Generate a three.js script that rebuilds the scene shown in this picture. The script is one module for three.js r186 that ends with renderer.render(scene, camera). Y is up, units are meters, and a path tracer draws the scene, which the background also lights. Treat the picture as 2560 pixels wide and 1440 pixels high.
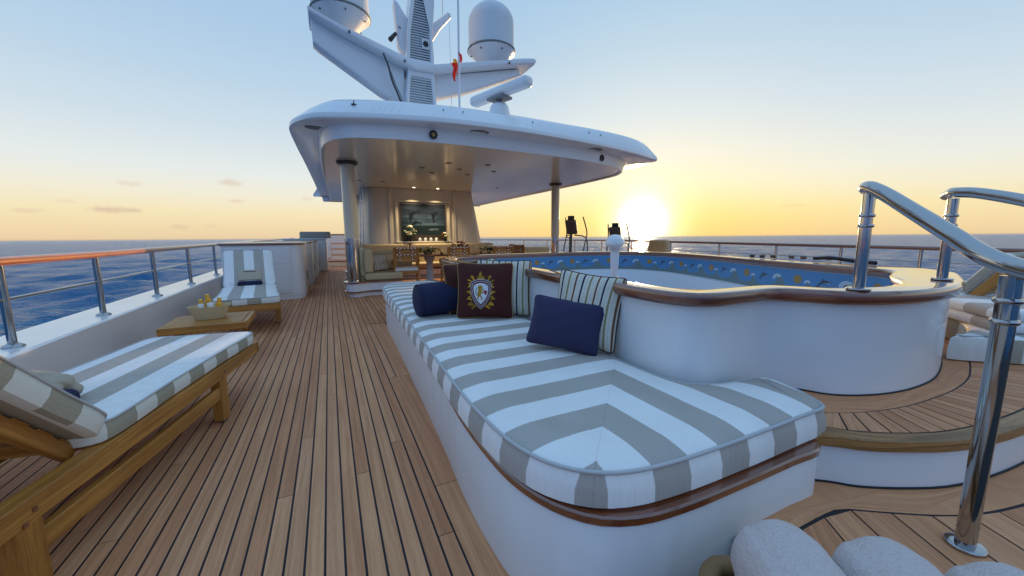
import * as THREE from 'three';
import { RoundedBoxGeometry } from 'three/addons/geometries/RoundedBoxGeometry.js';
import { mergeGeometries, mergeVertices, toCreasedNormals } from 'three/addons/utils/BufferGeometryUtils.js';

// ---------------------------------------------------------------- camera, sky, sun, exposure
const scene = new THREE.Scene();
const D2R = Math.PI / 180;
const camera = new THREE.PerspectiveCamera(75.5, 16 / 9, 0.05, 60000);
camera.position.set(0, 1.15, 0);
camera.rotation.order = 'YXZ';
camera.rotation.set(-7.72 * D2R, -26.0 * D2R, -0.4 * D2R);

const SUN_AZ = 45.1 * D2R, SUN_EL = 1.9 * D2R;          // azimuth from the bow (-z) towards starboard (+x)
const sunDir = new THREE.Vector3(Math.sin(SUN_AZ) * Math.cos(SUN_EL), Math.sin(SUN_EL), -Math.cos(SUN_AZ) * Math.cos(SUN_EL));
const sun = new THREE.DirectionalLight(new THREE.Color().setRGB(1.0, 0.62, 0.27), 4.2);
sun.position.copy(sunDir).multiplyScalar(60);
sun.target.position.set(2, 0, -6);
sun.position.add(sun.target.position);
sun.castShadow = true;
sun.shadow.mapSize.set(4096, 4096);
Object.assign(sun.shadow.camera, { left: -16, right: 16, top: 12, bottom: -12, near: 1, far: 140 });
scene.add(sun, sun.target);

const s2l = (c) => { c /= 255; return c <= 0.04045 ? c / 12.92 : Math.pow((c + 0.055) / 1.055, 2.4); };
const clamp = (x, a = 0, b = 1) => Math.min(b, Math.max(a, x));
const smooth = (a, b, x) => { const t = clamp((x - a) / (b - a)); return t * t * (3 - 2 * t); };
const lerp = (a, b, t) => a + (b - a) * t;
function ramp(stops, x) {
  if (x <= stops[0][0]) return stops[0][1];
  for (let i = 1; i < stops.length; i++) if (x <= stops[i][0]) {
    const [a, ca] = stops[i - 1], [b, cb] = stops[i], t = (x - a) / (b - a);
    return ca.map((v, k) => lerp(v, cb[k], t));
  }
  return stops[stops.length - 1][1];
}
const lin = (stops) => stops.map(([e, c]) => [e, c.map(s2l)]);
function makeSky() {
  const W = 2048, Hh = 1024, data = new Float32Array(W * Hh * 4);
  const zen = [[50, [146, 186, 228]], [70, [144, 185, 230]], [90, [143, 184, 230]]];
  const side = lin([[0, [222, 196, 158]], [1.2, [230, 206, 164]], [3.3, [234, 219, 178]], [5.3, [231, 225, 204]], [8, [220, 225, 222]], [13, [198, 213, 223]], [19, [177, 201, 221]], [25, [162, 192, 219]], [37, [148, 184, 219]], ...zen]);
  const front = lin([[0, [248, 204, 120]], [2, [250, 217, 126]], [4, [249, 226, 148]], [7, [248, 234, 190]], [11, [238, 232, 214]], [16, [216, 223, 224]], [23, [190, 209, 222]], [32, [160, 193, 220]], [42, [146, 184, 222]], ...zen]);
  const away = lin([[0, [106, 134, 184]], [5, [112, 142, 194]], [12, [122, 156, 210]], [20, [132, 170, 223]], [32, [139, 180, 230]], ...zen]);
  // small fair-weather clouds low over the horizon: azimuth, elevation, half width, half height (degrees), opacity
  const clouds = [[-20.2, 3.1, 2.0, 0.42, 0.75], [-18.9, 5.9, 1.1, 0.35, 0.35], [-10.2, 6.7, 1.3, 0.5, 0.45], [-9.8, 4.6, 0.9, 0.3, 0.4], [-26.0, 2.8, 1.1, 0.22, 0.4], [-23.6, 3.8, 0.9, 0.22, 0.25],
    [-15.2, 1.4, 1.0, 0.38, 0.45], [-12.6, 1.6, 0.8, 0.25, 0.2], [-2.2, 5.2, 0.8, 0.25, 0.35], [62.5, 3.6, 1.4, 0.12, 0.3], [80.5, 4.2, 1.6, 0.3, 0.35], [100, 3.4, 2.2, 0.4, 0.5], [-48, 3.2, 2.6, 0.5, 0.6], [-70, 4.6, 2.0, 0.4, 0.5], [128, 4.0, 2.2, 0.4, 0.5], [-130, 3.6, 2.4, 0.4, 0.5]];
  const cloudCol = [206, 180, 158].map(s2l);
  const h = (x, y) => { const s = Math.sin(x * 127.1 + y * 311.7) * 43758.5453; return s - Math.floor(s); };
  const n2 = (x, y) => { const i = Math.floor(x), j = Math.floor(y), a = x - i, b = y - j, u = a * a * (3 - 2 * a), v = b * b * (3 - 2 * b); return lerp(lerp(h(i, j), h(i + 1, j), u), lerp(h(i, j + 1), h(i + 1, j + 1), u), v); };
  for (let j = 0; j < Hh; j++) {
    const el = ((j + 0.5) / Hh - 0.5) * Math.PI, eld = el / D2R, ce = Math.cos(el), se = Math.sin(el);
    const cs = ramp(side, eld), cf = ramp(front, eld), ca = ramp(away, eld);
    for (let i = 0; i < W; i++) {
      const a = ((i + 0.5) / W - 0.5) * 2 * Math.PI, x = Math.cos(a) * ce, z = Math.sin(a) * ce;
      const az = Math.atan2(x, -z), daz = Math.abs(Math.atan2(Math.sin(az - SUN_AZ), Math.cos(az - SUN_AZ))) / D2R;
      const wf = Math.exp(-Math.pow(daz / 24, 2)), wa = smooth(75, 150, daz);
      const c = [0, 1, 2].map((k) => lerp(lerp(cs[k], ca[k], wa), cf[k], wf));
      const ang = Math.acos(clamp(x * sunDir.x + se * sunDir.y + z * sunDir.z, -1, 1)) / D2R;
      const core = 4 * Math.exp(-Math.pow(ang / 2.0, 2)) + 0.9 * Math.exp(-Math.pow(ang / 4.2, 2)), glow = 0.19 * Math.exp(-ang / 7.5);
      c[0] += core + glow; c[1] += core * 0.96 + glow * 0.78; c[2] += core * 0.82 + glow * 0.25;
      if (eld > 0 && eld < 9) for (const [caz, cel, cw, chh, op] of clouds) {
        const dx = (az / D2R - caz) / cw, dy = (eld - cel) / chh;
        if (Math.abs(dx) < 1.6 && Math.abs(dy) < 1.8) {
          const q = dx * dx + (dy < 0 ? dy * dy * 2.2 : dy * dy), nn = n2(az * 160 + caz, eld * 3.2) * 0.6 + n2(az * 420, eld * 8) * 0.4;
          const m = op * smooth(1.15, 0.25, q + (nn - 0.5) * 1.3);
          for (let k = 0; k < 3; k++) c[k] = lerp(c[k], cloudCol[k], m);
        }
      }
      if (eld < 0) { const t = smooth(0, -6, eld); c[0] = lerp(c[0], 0.10, t); c[1] = lerp(c[1], 0.16, t); c[2] = lerp(c[2], 0.25, t); }
      const o = (j * W + i) * 4; data[o] = c[0]; data[o + 1] = c[1]; data[o + 2] = c[2]; data[o + 3] = 1;
    }
  }
  const t = new THREE.DataTexture(data, W, Hh, THREE.RGBAFormat, THREE.FloatType);
  t.mapping = THREE.EquirectangularReflectionMapping; t.minFilter = t.magFilter = THREE.LinearFilter; t.needsUpdate = true;
  return t;
}
const skyTex = makeSky();
scene.background = skyTex; scene.environment = skyTex;

const renderer = new THREE.WebGLRenderer({ antialias: true });
renderer.toneMapping = THREE.LinearToneMapping;
renderer.toneMappingExposure = 1.12;
renderer.shadowMap.enabled = true;

// ---------------------------------------------------------------- helpers
let seed = 12345;
const rnd = () => { seed = (seed * 1664525 + 1013904223) >>> 0; return seed / 4294967296; };
const rr = (a, b) => a + (b - a) * rnd();
const taken = new Set();
function numbered(n) { if (!taken.has(n)) { taken.add(n); return n; } for (let i = 1; ; i++) { const m = `${n}_${String(i).padStart(3, '0')}`; if (!taken.has(m)) { taken.add(m); return m; } } }
function mk(name, geo, mat, parent, label) {
  const m = new THREE.Mesh(geo, mat); m.name = parent ? name : numbered(name); m.castShadow = m.receiveShadow = true;
  if (label) m.userData.label = label;
  (parent || scene).add(m); return m;
}
function thing(name, label, category, pos = [0, 0, 0], turn = 0, group) {
  const o = new THREE.Group(); o.name = numbered(name); o.position.set(...pos); o.rotation.y = turn; o.userData = { label, category };
  if (group) o.userData.group = group; scene.add(o); return o;
}
function tag(o, label, category, group) { Object.assign(o.userData, { label, category }); if (group) o.userData.group = group; return o; }
function structure(o) { o.userData.kind = 'structure'; return o; }
function dup(src, pos, turn, label) { const c = src.clone(); c.name = numbered(src.name.replace(/_\d{3}$/, '')); c.userData = { ...src.userData }; if (label) c.userData.label = label; c.position.set(...pos); c.rotation.y = turn; scene.add(c); return c; }
const V = (x, y, z) => new THREE.Vector3(x, y, z);
// box-mapped uv in metres, u along the longest side
function boxUV(g, ou = 0, ov = 0, scale = 1) {
  g = g.index ? g.toNonIndexed() : g; g.computeBoundingBox();
  const s = g.boundingBox.getSize(V(0, 0, 0)).toArray(), p = g.attributes.position, n = g.attributes.normal, uv = new Float32Array(p.count * 2);
  for (let i = 0; i < p.count; i += 3) {
    const nx = n.getX(i) + n.getX(i + 1) + n.getX(i + 2), ny = n.getY(i) + n.getY(i + 1) + n.getY(i + 2), nz = n.getZ(i) + n.getZ(i + 1) + n.getZ(i + 2);
    const a = [Math.abs(nx), Math.abs(ny), Math.abs(nz)], k = a.indexOf(Math.max(...a));
    let [u, v] = [[1, 2], [0, 2], [0, 1]][k]; if (s[v] > s[u]) [u, v] = [v, u];
    for (let j = 0; j < 3; j++) { const q = [p.getX(i + j), p.getY(i + j), p.getZ(i + j)]; uv[(i + j) * 2] = q[u] * scale + ou; uv[(i + j) * 2 + 1] = q[v] * scale + ov; }
  }
  g.setAttribute('uv', new THREE.BufferAttribute(uv, 2)); return g;
}
function box(w, h, d, x = 0, y = 0, z = 0, r = 0.006, seg = 1) {
  const rad = Math.min(r, w / 2.01, h / 2.01, d / 2.01);
  const g = r > 0 ? new RoundedBoxGeometry(w, h, d, seg, rad) : new THREE.BoxGeometry(w, h, d);
  const b = boxUV(g, rnd() * 3, rnd() * 3); b.translate(x, y, z); return b;
}
function rod(a, b, r0, r1 = r0, seg = 14, caps = true) {
  const A = V(...a), B = V(...b), d = B.clone().sub(A), L = d.length();
  const g = new THREE.CylinderGeometry(r1, r0, L, seg, 1, !caps);
  g.translate(0, L / 2, 0); g.applyQuaternion(new THREE.Quaternion().setFromUnitVectors(V(0, 1, 0), d.normalize())); g.translate(...a); return boxless(g);
}
const boxless = (g) => { const n = g.index ? g.toNonIndexed() : g; return n; };
function beam(a, b, w, h, up = [0, 1, 0], r = 0.006) { // rectangular bar from a to b
  const A = V(...a), B = V(...b), d = B.clone().sub(A), L = d.length(); d.normalize();
  const g = box(w, h, L, 0, 0, 0, r), side = V(...up).cross(d).normalize(), u = d.clone().cross(side).normalize();
  g.applyMatrix4(new THREE.Matrix4().makeBasis(side, u, d)); const c = A.add(B).multiplyScalar(0.5); g.translate(c.x, c.y, c.z); return g;
}
function tube(pts, r, seg = 60, rad = 12, closed = false, tension = 0.5) {
  const c = new THREE.CatmullRomCurve3(pts.map((p) => V(...p)), closed, 'catmullrom', tension);
  return boxless(new THREE.TubeGeometry(c, seg, r, rad, closed));
}
function lathe(prof, seg = 32) { return boxless(new THREE.LatheGeometry(prof.map(([r, y]) => new THREE.Vector2(r, y)), seg)); }
const at = (g, x, y, z) => { g.translate(x, y, z); return g; };
const merge = (arr) => mergeGeometries(arr.map((g) => { g = g.index ? g.toNonIndexed() : g; for (const k of Object.keys(g.attributes)) if (!['position', 'normal', 'uv'].includes(k)) g.deleteAttribute(k); return g; }));
// smooth closed outline [x,z] through control points
function spline(pts, n, closed = true, tension = 0.5) {
  const c = new THREE.CatmullRomCurve3(pts.map(([x, z]) => V(x, 0, z)), closed, 'centripetal', tension);
  const out = c.getSpacedPoints(n).map((p) => [p.x, p.z]); if (closed) out.pop(); return out;
}
function area(o) { let a = 0; for (let i = 0; i < o.length; i++) { const [x, z] = o[i], [u, w] = o[(i + 1) % o.length]; a += x * w - u * z; } return a / 2; }
function inset(o, d) { // moves a closed outline inwards by d
  const s = area(o) > 0 ? 1 : -1, n = o.length;
  return o.map(([x, z], i) => {
    const [px, pz] = o[(i + n - 1) % n], [qx, qz] = o[(i + 1) % n];
    let ax = x - px, az = z - pz, bx = qx - x, bz = qz - z; const la = Math.hypot(ax, az) || 1, lb = Math.hypot(bx, bz) || 1; ax /= la; az /= la; bx /= lb; bz /= lb;
    let nx = -(az + bz) * s, nz = (ax + bx) * s; const l = Math.hypot(nx, nz) || 1; nx /= l; nz /= l;
    const c = Math.max(0.45, nx * -az * s + nz * ax * s); return [x + nx * d / c, z + nz * d / c];
  });
}
// stacks closed outlines [[outline, y], ...]; caps the first and last when asked
function loft(rings, { bottom = false, top = false, crease = 0.6, planar = null, open = false } = {}) {
  const n = rings[0][0].length, pos = [], idx = [], uv = [];
  const flip = area(rings[0][0]) < 0; let acc = 0;
  rings.forEach(([o, y], r) => {
    if (r) acc += Math.hypot(o[0][0] - rings[r - 1][0][0][0], o[0][1] - rings[r - 1][0][0][1], y - rings[r - 1][1]);
    let s = 0; const m = open ? n : n + 1;
    for (let i = 0; i < m; i++) { const p = o[i % n]; if (i) { const q = rings[0][0][(i - 1) % n], w = rings[0][0][i % n]; s += Math.hypot(w[0] - q[0], w[1] - q[1]); } pos.push(p[0], y, p[1]); uv.push(...(planar ? planar(p[0], p[1]) : [s, acc])); }
  });
  const m = open ? n : n + 1;
  for (let r = 0; r + 1 < rings.length; r++) for (let i = 0; i + 1 < m; i++) {
    const a = r * m + i, b = a + 1, c = a + m, d = c + 1;
    flip ? idx.push(a, b, d, a, d, c) : idx.push(a, d, b, a, c, d);
  }
  const cap = (o, y, up) => {
    const base = pos.length / 3; for (const [x, z] of o) { pos.push(x, y, z); uv.push(...(planar ? planar(x, z) : [x, z])); }
    const tri = THREE.ShapeUtils.triangulateShape(o.map(([x, z]) => new THREE.Vector2(x, z)), []);
    for (const [a, b, c] of tri) { const A = o[a], B = o[b], C = o[c], ccw = (B[0] - A[0]) * (C[1] - A[1]) - (C[0] - A[0]) * (B[1] - A[1]) > 0; (ccw !== up) ? idx.push(base + a, base + b, base + c) : idx.push(base + a, base + c, base + b); }
  };
  if (top) cap(rings[rings.length - 1][0], rings[rings.length - 1][1], true);
  if (bottom) cap(rings[0][0], rings[0][1], false);
  const g = new THREE.BufferGeometry(); g.setAttribute('position', new THREE.Float32BufferAttribute(pos, 3)); g.setAttribute('uv', new THREE.Float32BufferAttribute(uv, 2)); g.setIndex(idx);
  const w = g.toNonIndexed(); w.computeVertexNormals(); return toCreasedNormals(w, crease);
}
function prism(o, y0, y1, r = 0) { // solid slab over an outline, edges eased by r
  return loft(r ? [[inset(o, r), y0], [o, y0 + r], [o, y1 - r], [inset(o, r), y1]] : [[o, y0], [o, y1]], { bottom: true, top: true, crease: 0.5 });
}
function extrude(pts, depth, bevel = 0.02, holes = []) { // outline in x,y pushed along z, centred
  const sh = new THREE.Shape(pts.map(([x, y]) => new THREE.Vector2(x, y)));
  for (const h of holes) sh.holes.push(new THREE.Path(h.map(([x, y]) => new THREE.Vector2(x, y))));
  const g = new THREE.ExtrudeGeometry(sh, { depth: depth - 2 * bevel, bevelEnabled: bevel > 0, bevelSize: bevel, bevelThickness: bevel, bevelOffset: -bevel, bevelSegments: 3, curveSegments: 12 });
  g.translate(0, 0, -(depth - 2 * bevel) / 2); return toCreasedNormals(boxUV(g), 0.55);
}

// ---------------------------------------------------------------- textures
function hash(x, y, s) { let h = Math.imul(x, 374761393) + Math.imul(y, 668265263) + Math.imul(s, 974634777); h = Math.imul(h ^ (h >>> 13), 1274126177); return ((h ^ (h >>> 16)) >>> 0) / 4294967296; }
function vnoise(x, y, px, py, s) { // tiling value noise, periods px, py
  const i = Math.floor(x), j = Math.floor(y), a = x - i, b = y - j, u = a * a * (3 - 2 * a), v = b * b * (3 - 2 * b), w = (k, p) => ((k % p) + p) % p;
  return lerp(lerp(hash(w(i, px), w(j, py), s), hash(w(i + 1, px), w(j, py), s), u), lerp(hash(w(i, px), w(j + 1, py), s), hash(w(i + 1, px), w(j + 1, py), s), u), v);
}
function tex(w, h, fn, srgb = true, repeat = null) {
  const d = new Uint8Array(w * h * 4);
  for (let j = 0; j < h; j++) for (let i = 0; i < w; i++) { const c = fn((i + 0.5) / w, (j + 0.5) / h), o = (j * w + i) * 4; d[o] = clamp(c[0], 0, 255); d[o + 1] = clamp(c[1], 0, 255); d[o + 2] = clamp(c[2], 0, 255); d[o + 3] = 255; }
  const t = new THREE.DataTexture(d, w, h, THREE.RGBAFormat); t.wrapS = t.wrapT = THREE.RepeatWrapping; t.magFilter = THREE.LinearFilter; t.minFilter = THREE.LinearMipmapLinearFilter; t.generateMipmaps = true;
  if (srgb) t.colorSpace = THREE.SRGBColorSpace; if (repeat) t.repeat.set(...repeat); t.needsUpdate = true; return t;
}
function grainTex(c0, c1, s, streak = 1) { // wood: u along the grain (2 m), v across (0.5 m)
  return tex(1024, 512, (u, v) => {
    const warp = (vnoise(u * 5, v * 6, 5, 6, s + 9) - 0.5) * 0.035;
    const vv = v + warp;
    let g = vnoise(u * 4, vv * 46, 4, 46, s) * 0.45 + vnoise(u * 10, vv * 150, 10, 150, s + 1) * 0.3 + vnoise(u * 60, vv * 230, 60, 230, s + 2) * 0.25;
    const blot = vnoise(u * 9, v * 4, 9, 4, s + 3) - 0.5;
    const pore = vnoise(u * 90, vv * 250, 90, 250, s + 4) > 0.86 ? -0.22 : 0;
    const t = clamp(0.5 + (g - 0.5) * 1.7 * streak + blot * 0.35 + pore * streak);
    return [0, 1, 2].map((k) => lerp(c0[k], c1[k], t));
  }, true, [0.5, 2]);
}
const deckGrain = [grainTex([200, 134, 89], [228, 163, 115], 11), grainTex([205, 141, 96], [232, 169, 122], 23), grainTex([190, 124, 81], [219, 152, 106], 37)];
const loungerGrain = grainTex([150, 96, 34], [208, 145, 66], 51, 0.8);
const varnishGrain = grainTex([88, 38, 14], [150, 76, 30], 67, 1), railGrain = grainTex([136, 70, 26], [200, 114, 50], 69, 0.8);
const nosingGrain = grainTex([120, 80, 38], [190, 138, 78], 71, 1);
const deckBump = tex(512, 512, (u, v) => { const g = vnoise(u * 20, v * 120, 20, 120, 5) * 0.6 + vnoise(u * 60, v * 250, 60, 250, 6) * 0.4; return [g * 255, g * 255, g * 255]; }, false, [0.8, 2]);
const weaveBump = tex(256, 256, (u, v) => { const a = Math.sin(u * Math.PI * 64), b = Math.sin(v * Math.PI * 64), c = (Math.floor(u * 32) + Math.floor(v * 32)) % 2; const g = 0.5 + 0.35 * (c ? a * a : b * b) - 0.2 + (vnoise(u * 64, v * 64, 64, 64, 3) - 0.5) * 0.4; return [g * 255, g * 255, g * 255]; }, false, [9, 9]);
const terryBump = tex(512, 512, (u, v) => { const g = vnoise(u * 128, v * 128, 128, 128, 8) * 0.6 + vnoise(u * 40, v * 40, 40, 40, 9) * 0.4; return [g * 255, g * 255, g * 255]; }, false, [3, 3]);
const waxMottle = tex(256, 256, (u, v) => { const g = 120 + 70 * (vnoise(u * 6, v * 6, 6, 6, 4) * 0.6 + vnoise(u * 40, v * 40, 40, 40, 5) * 0.4); return [g, g, g]; }, false, [0.7, 0.7]);
const CREAM = [240, 238, 234], TAUPE = [180, 172, 163];
function fabricNoise(u, v, s) { return (hash(Math.floor(u * 1024), Math.floor(v * 1024), s) - 0.5) * 10 + (vnoise(u * 24, v * 24, 24, 24, s) - 0.5) * 8; }
// five broad stripes across u, running along v
const stripeTop = tex(512, 512, (u, v) => { const k = Math.floor(u * 5), n = fabricNoise(u, v, 31); return (k % 2 ? TAUPE : CREAM).map((c) => c + n); });
const stripeSide = tex(512, 64, (u, v) => { const n = fabricNoise(u, v, 33); return (Math.floor(u * 2) % 2 ? [170, 160, 140] : [226, 222, 210]).map((c) => c + n); });
// the sunpad cover: bands across the bench that mitre at the aft corner; x from 0.4 to 1.9, -z from 0.6 to 5.8
const padStripe = tex(768, 2048, (u, v) => { const x = 0.4 + u * 1.5, z = 0.6 + v * 5.2, s = Math.max(x - 0.52, z - 0.66) + 0.002 * Math.sin(x * 9 + z * 5); const n = fabricNoise(u * 0.75, v * 2, 35), seam = Math.abs((x - 0.52) - (z - 0.66)) < 0.0018 && x < 1.4 ? -18 : 0; return (Math.floor(s / 0.136) % 2 ? CREAM : TAUPE).map((c) => c + n + seam); });
// soft hollows, creases and weave of the foam pad
const padBump = tex(512, 1536, (u, v) => { const q = vnoise(u * 5 + vnoise(u * 3, v * 9, 3, 9, 2) * 1.5, v * 15, 5, 15, 61) * 0.62, r = 1 - Math.abs(2 * vnoise(u * 9 + v * 6, v * 26, 9, 26, 62) - 1), w = hash(Math.floor(u * 512), Math.floor(v * 1536), 63); const g = q + Math.pow(r, 6) * 0.16 + w * 0.03 + 0.1; return [g * 255, g * 255, g * 255]; }, false);
// narrow stripes for the scatter cushions
const pinStripe = tex(512, 256, (u, v) => {
  const W = [214, 208, 192], N = [30, 36, 62], B = [112, 74, 44], G = [142, 128, 84]; const k = (u * 9) % 1, i = Math.floor(u * 9), n = fabricNoise(u, v, 41);
  let c = W; if (k > 0.62 && k < 0.86) c = [N, G, B][i % 3]; if (k > 0.2 && k < 0.24) c = [188, 180, 160]; return c.map((q) => q + n);
});
const strapTex = tex(128, 32, (u, v) => (Math.floor(u * 8) % 2 && v > 0.12 && v < 0.88 ? [232, 226, 212] : [150, 98, 40]), true);
const checkTex = tex(256, 64, (u, v) => { const a = Math.floor(u * 10) % 2, b = v > 0.35 && v < 0.65; return b ? (a ? [226, 222, 212] : [120, 104, 88]) : [222, 220, 212]; });
function canvasTex(w, h, draw) { const c = document.createElement('canvas'); c.width = w; c.height = h; draw(c.getContext('2d'), w, h); const t = new THREE.CanvasTexture(c); t.colorSpace = THREE.SRGBColorSpace; return t; }
function dolphin(g, x, y, s, col, belly, flip = 1, rot = 0) {
  g.save(); g.translate(x, y); g.rotate(rot); g.scale(s * flip, s);
  g.fillStyle = col; g.beginPath(); g.moveTo(-50, 8); g.quadraticCurveTo(-42, -2, -30, -6); g.quadraticCurveTo(-12, -22, 6, -20); g.quadraticCurveTo(14, -34, 24, -32); g.quadraticCurveTo(18, -22, 22, -16); g.quadraticCurveTo(42, -4, 52, 18); g.quadraticCurveTo(64, 20, 70, 30); g.quadraticCurveTo(58, 28, 52, 30); g.quadraticCurveTo(46, 38, 40, 44); g.quadraticCurveTo(42, 30, 44, 24); g.quadraticCurveTo(24, 6, 0, 4); g.quadraticCurveTo(-2, 14, -10, 20); g.quadraticCurveTo(-12, 10, -14, 5); g.quadraticCurveTo(-34, 4, -50, 8); g.fill();
  g.fillStyle = belly; g.beginPath(); g.moveTo(-46, 8); g.quadraticCurveTo(-20, 0, 6, 3); g.quadraticCurveTo(-20, 8, -46, 8); g.fill(); g.restore();
}
const friezeTex = canvasTex(1024, 400, (g, w, h) => {
  g.fillStyle = '#4f84b0'; g.fillRect(0, 0, w, h);
  for (let i = 0; i < 900; i++) { g.fillStyle = `rgba(${90 + rnd() * 40},${140 + rnd() * 30},${190 + rnd() * 30},0.25)`; g.fillRect(rnd() * w, rnd() * h, 14, 6); }
  g.fillStyle = '#6b7d7c'; g.beginPath(); g.moveTo(0, h); g.lineTo(0, 330); g.bezierCurveTo(60, 300, 90, 320, 150, 210); g.bezierCurveTo(190, 120, 290, 110, 320, 190); g.bezierCurveTo(260, 170, 240, 230, 330, 290); g.bezierCurveTo(460, 350, 560, 350, 660, 320); g.bezierCurveTo(700, 300, 720, 200, 790, 190); g.bezierCurveTo(770, 240, 780, 290, 860, 310); g.bezierCurveTo(930, 330, 980, 335, 1024, 330); g.lineTo(w, h); g.fill();
  g.strokeStyle = '#e8eef0'; g.lineWidth = 9; for (const r of [44, 62, 80]) { g.beginPath(); g.arc(262, 200, r, -2.6, 0.1); g.stroke(); } for (const r of [30, 46]) { g.beginPath(); g.arc(770, 215, r, -2.8, -0.1); g.stroke(); }
  dolphin(g, 520, 170, 1.9, '#3f4a5c', '#b8c4cc', 1, 0.12);
  const sx = 930, sy = 165; g.fillStyle = '#a8782c'; g.beginPath(); for (let k = 0; k < 44; k++) { const a = k / 44 * Math.PI * 2, r = k % 2 ? 62 : 74; g.lineTo(sx + Math.cos(a) * r, sy + Math.sin(a) * r); } g.fill(); g.fillStyle = '#a98040'; g.beginPath(); g.arc(sx, sy, 50, 0, 7); g.fill();
});
friezeTex.wrapS = friezeTex.wrapT = THREE.RepeatWrapping; friezeTex.repeat.set(1 / 0.68, 1 / 0.24);
const crestTex = canvasTex(768, 768, (g, w, h) => {
  g.fillStyle = '#4a1810'; g.fillRect(0, 0, w, h);
  for (let i = 0; i < 26000; i++) { g.fillStyle = rnd() > 0.5 ? 'rgba(80,34,26,0.20)' : 'rgba(20,6,6,0.20)'; g.fillRect(rnd() * w, rnd() * h, 2, 2); }
  const cx = 330, cy = 420; g.translate(cx, cy); g.scale(1.42, 1.42);
  const leaf = (x, y, a, L, c) => { g.save(); g.translate(x, y); g.rotate(a); g.fillStyle = c; g.beginPath(); g.moveTo(0, 0); g.bezierCurveTo(L * 0.3, -L * 0.35, L * 0.8, -L * 0.3, L, 0); g.bezierCurveTo(L * 0.7, L * 0.05, L * 0.3, L * 0.25, 0, 0); g.fill(); g.restore(); };
  for (const s of [-1, 1]) { g.save(); g.scale(s, 1); for (const [x, y, a, L] of [[70, -120, -1.1, 62], [90, -110, -0.3, 52], [96, -70, 0.5, 44], [88, -60, -0.7, 56], [100, -10, 0.1, 46], [92, 20, -0.6, 44], [96, 30, 0.7, 42], [92, 60, 0.05, 52], [80, 90, 0.6, 60], [64, 112, 0.3, 64], [52, 120, 1.0, 52], [40, 130, 0.5, 60], [60, -130, -0.5, 54], [86, 76, -0.5, 46]]) leaf(x, y, a, L, rnd() > 0.4 ? '#c8921f' : '#8f6a1c'); g.restore(); }
  leaf(0, -128, -1.57, 90, '#a87e22'); leaf(-6, -132, -2.4, 46, '#c8921f'); leaf(6, -132, -0.75, 46, '#c8921f');
  const shield = (k) => { g.beginPath(); g.moveTo(0, -125 * k); g.bezierCurveTo(40 * k, -125 * k, 70 * k, -110 * k, 92 * k, -92 * k); g.bezierCurveTo(104 * k, -10 * k, 80 * k, 80 * k, 0, 150 * k); g.bezierCurveTo(-80 * k, 80 * k, -104 * k, -10 * k, -92 * k, -92 * k); g.bezierCurveTo(-70 * k, -110 * k, -40 * k, -125 * k, 0, -125 * k); };
  for (const [k, c] of [[1.1, '#d9c7b8'], [1.05, '#3b2148'], [0.95, '#d9c7b8'], [0.9, '#5a2140'], [0.78, '#d9c7b8'], [0.74, '#dfe3e4']]) { shield(k); g.fillStyle = c; g.fill(); }
  g.fillStyle = '#b98a2a'; g.beginPath(); g.ellipse(-8, -50, 24, 24, 0, 0, 7); g.fill(); g.beginPath(); g.ellipse(-14, 0, 20, 42, 0.15, 0, 7); g.fill();
  g.lineWidth = 13; g.lineCap = 'round'; g.strokeStyle = '#b98a2a'; for (const p of [[[-10, -10], [14, -22], [24, -36]], [[-8, 4], [18, 2], [26, -8]], [[-20, 30], [-34, 52], [-26, 66]], [[-6, 34], [12, 52], [6, 68]]]) { g.beginPath(); g.moveTo(...p[0]); g.lineTo(...p[1]); g.lineTo(...p[2]); g.stroke(); }
  g.lineWidth = 7; g.strokeStyle = '#5d6a2a'; g.beginPath(); g.moveTo(-24, 30); g.bezierCurveTo(-60, 20, -50, -30, -44, -50); g.stroke(); g.fillStyle = '#6d5a1c'; g.beginPath(); g.arc(0, -54, 4, 0, 7); g.fill();
  g.fillStyle = '#a3222c'; g.beginPath(); g.moveTo(30, -22); g.lineTo(62, -22); g.quadraticCurveTo(62, 10, 46, 24); g.quadraticCurveTo(30, 10, 30, -22); g.fill();
});
const paintingTex = canvasTex(640, 560, (g, w, h) => {
  const gr = g.createLinearGradient(0, 0, 0, h); g.fillStyle = '#0e1620'; g.fillRect(0, 0, w, h);
  for (let i = 0; i < 160; i++) { const y = rnd() * 330; g.fillStyle = `rgba(${44 + y * 0.22},${60 + y * 0.26},${76 + y * 0.26},0.08)`; g.beginPath(); g.ellipse(rnd() * w, 40 + y, 60 + rnd() * 130, 10 + rnd() * 34, 0, 0, 7); g.fill(); }
  g.fillStyle = '#10201f'; g.fillRect(0, 330, w, 230); for (let i = 0; i < 190; i++) { g.fillStyle = `rgba(${40 + rnd() * 60},${80 + rnd() * 50},${84 + rnd() * 40},0.22)`; g.fillRect(rnd() * w, 340 + rnd() * 150, 20 + rnd() * 90, 3); }
  g.fillStyle = '#8d97a0'; for (let i = 0; i < 40; i++) g.fillRect(380 + rnd() * 150, 376 + rnd() * 30, 22, 3); g.fillStyle = '#403223'; g.fillRect(0, 480, w, 80);
  dolphin(g, 150, 190, 2.1, '#0a0f16', '#263442', 1, -1.2); dolphin(g, 500, 150, 2.0, '#0c1118', '#2a343e', -1, -0.9); dolphin(g, 190, 300, 1.5, '#0a1014', '#20303a', 1, -0.5);
});
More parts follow.
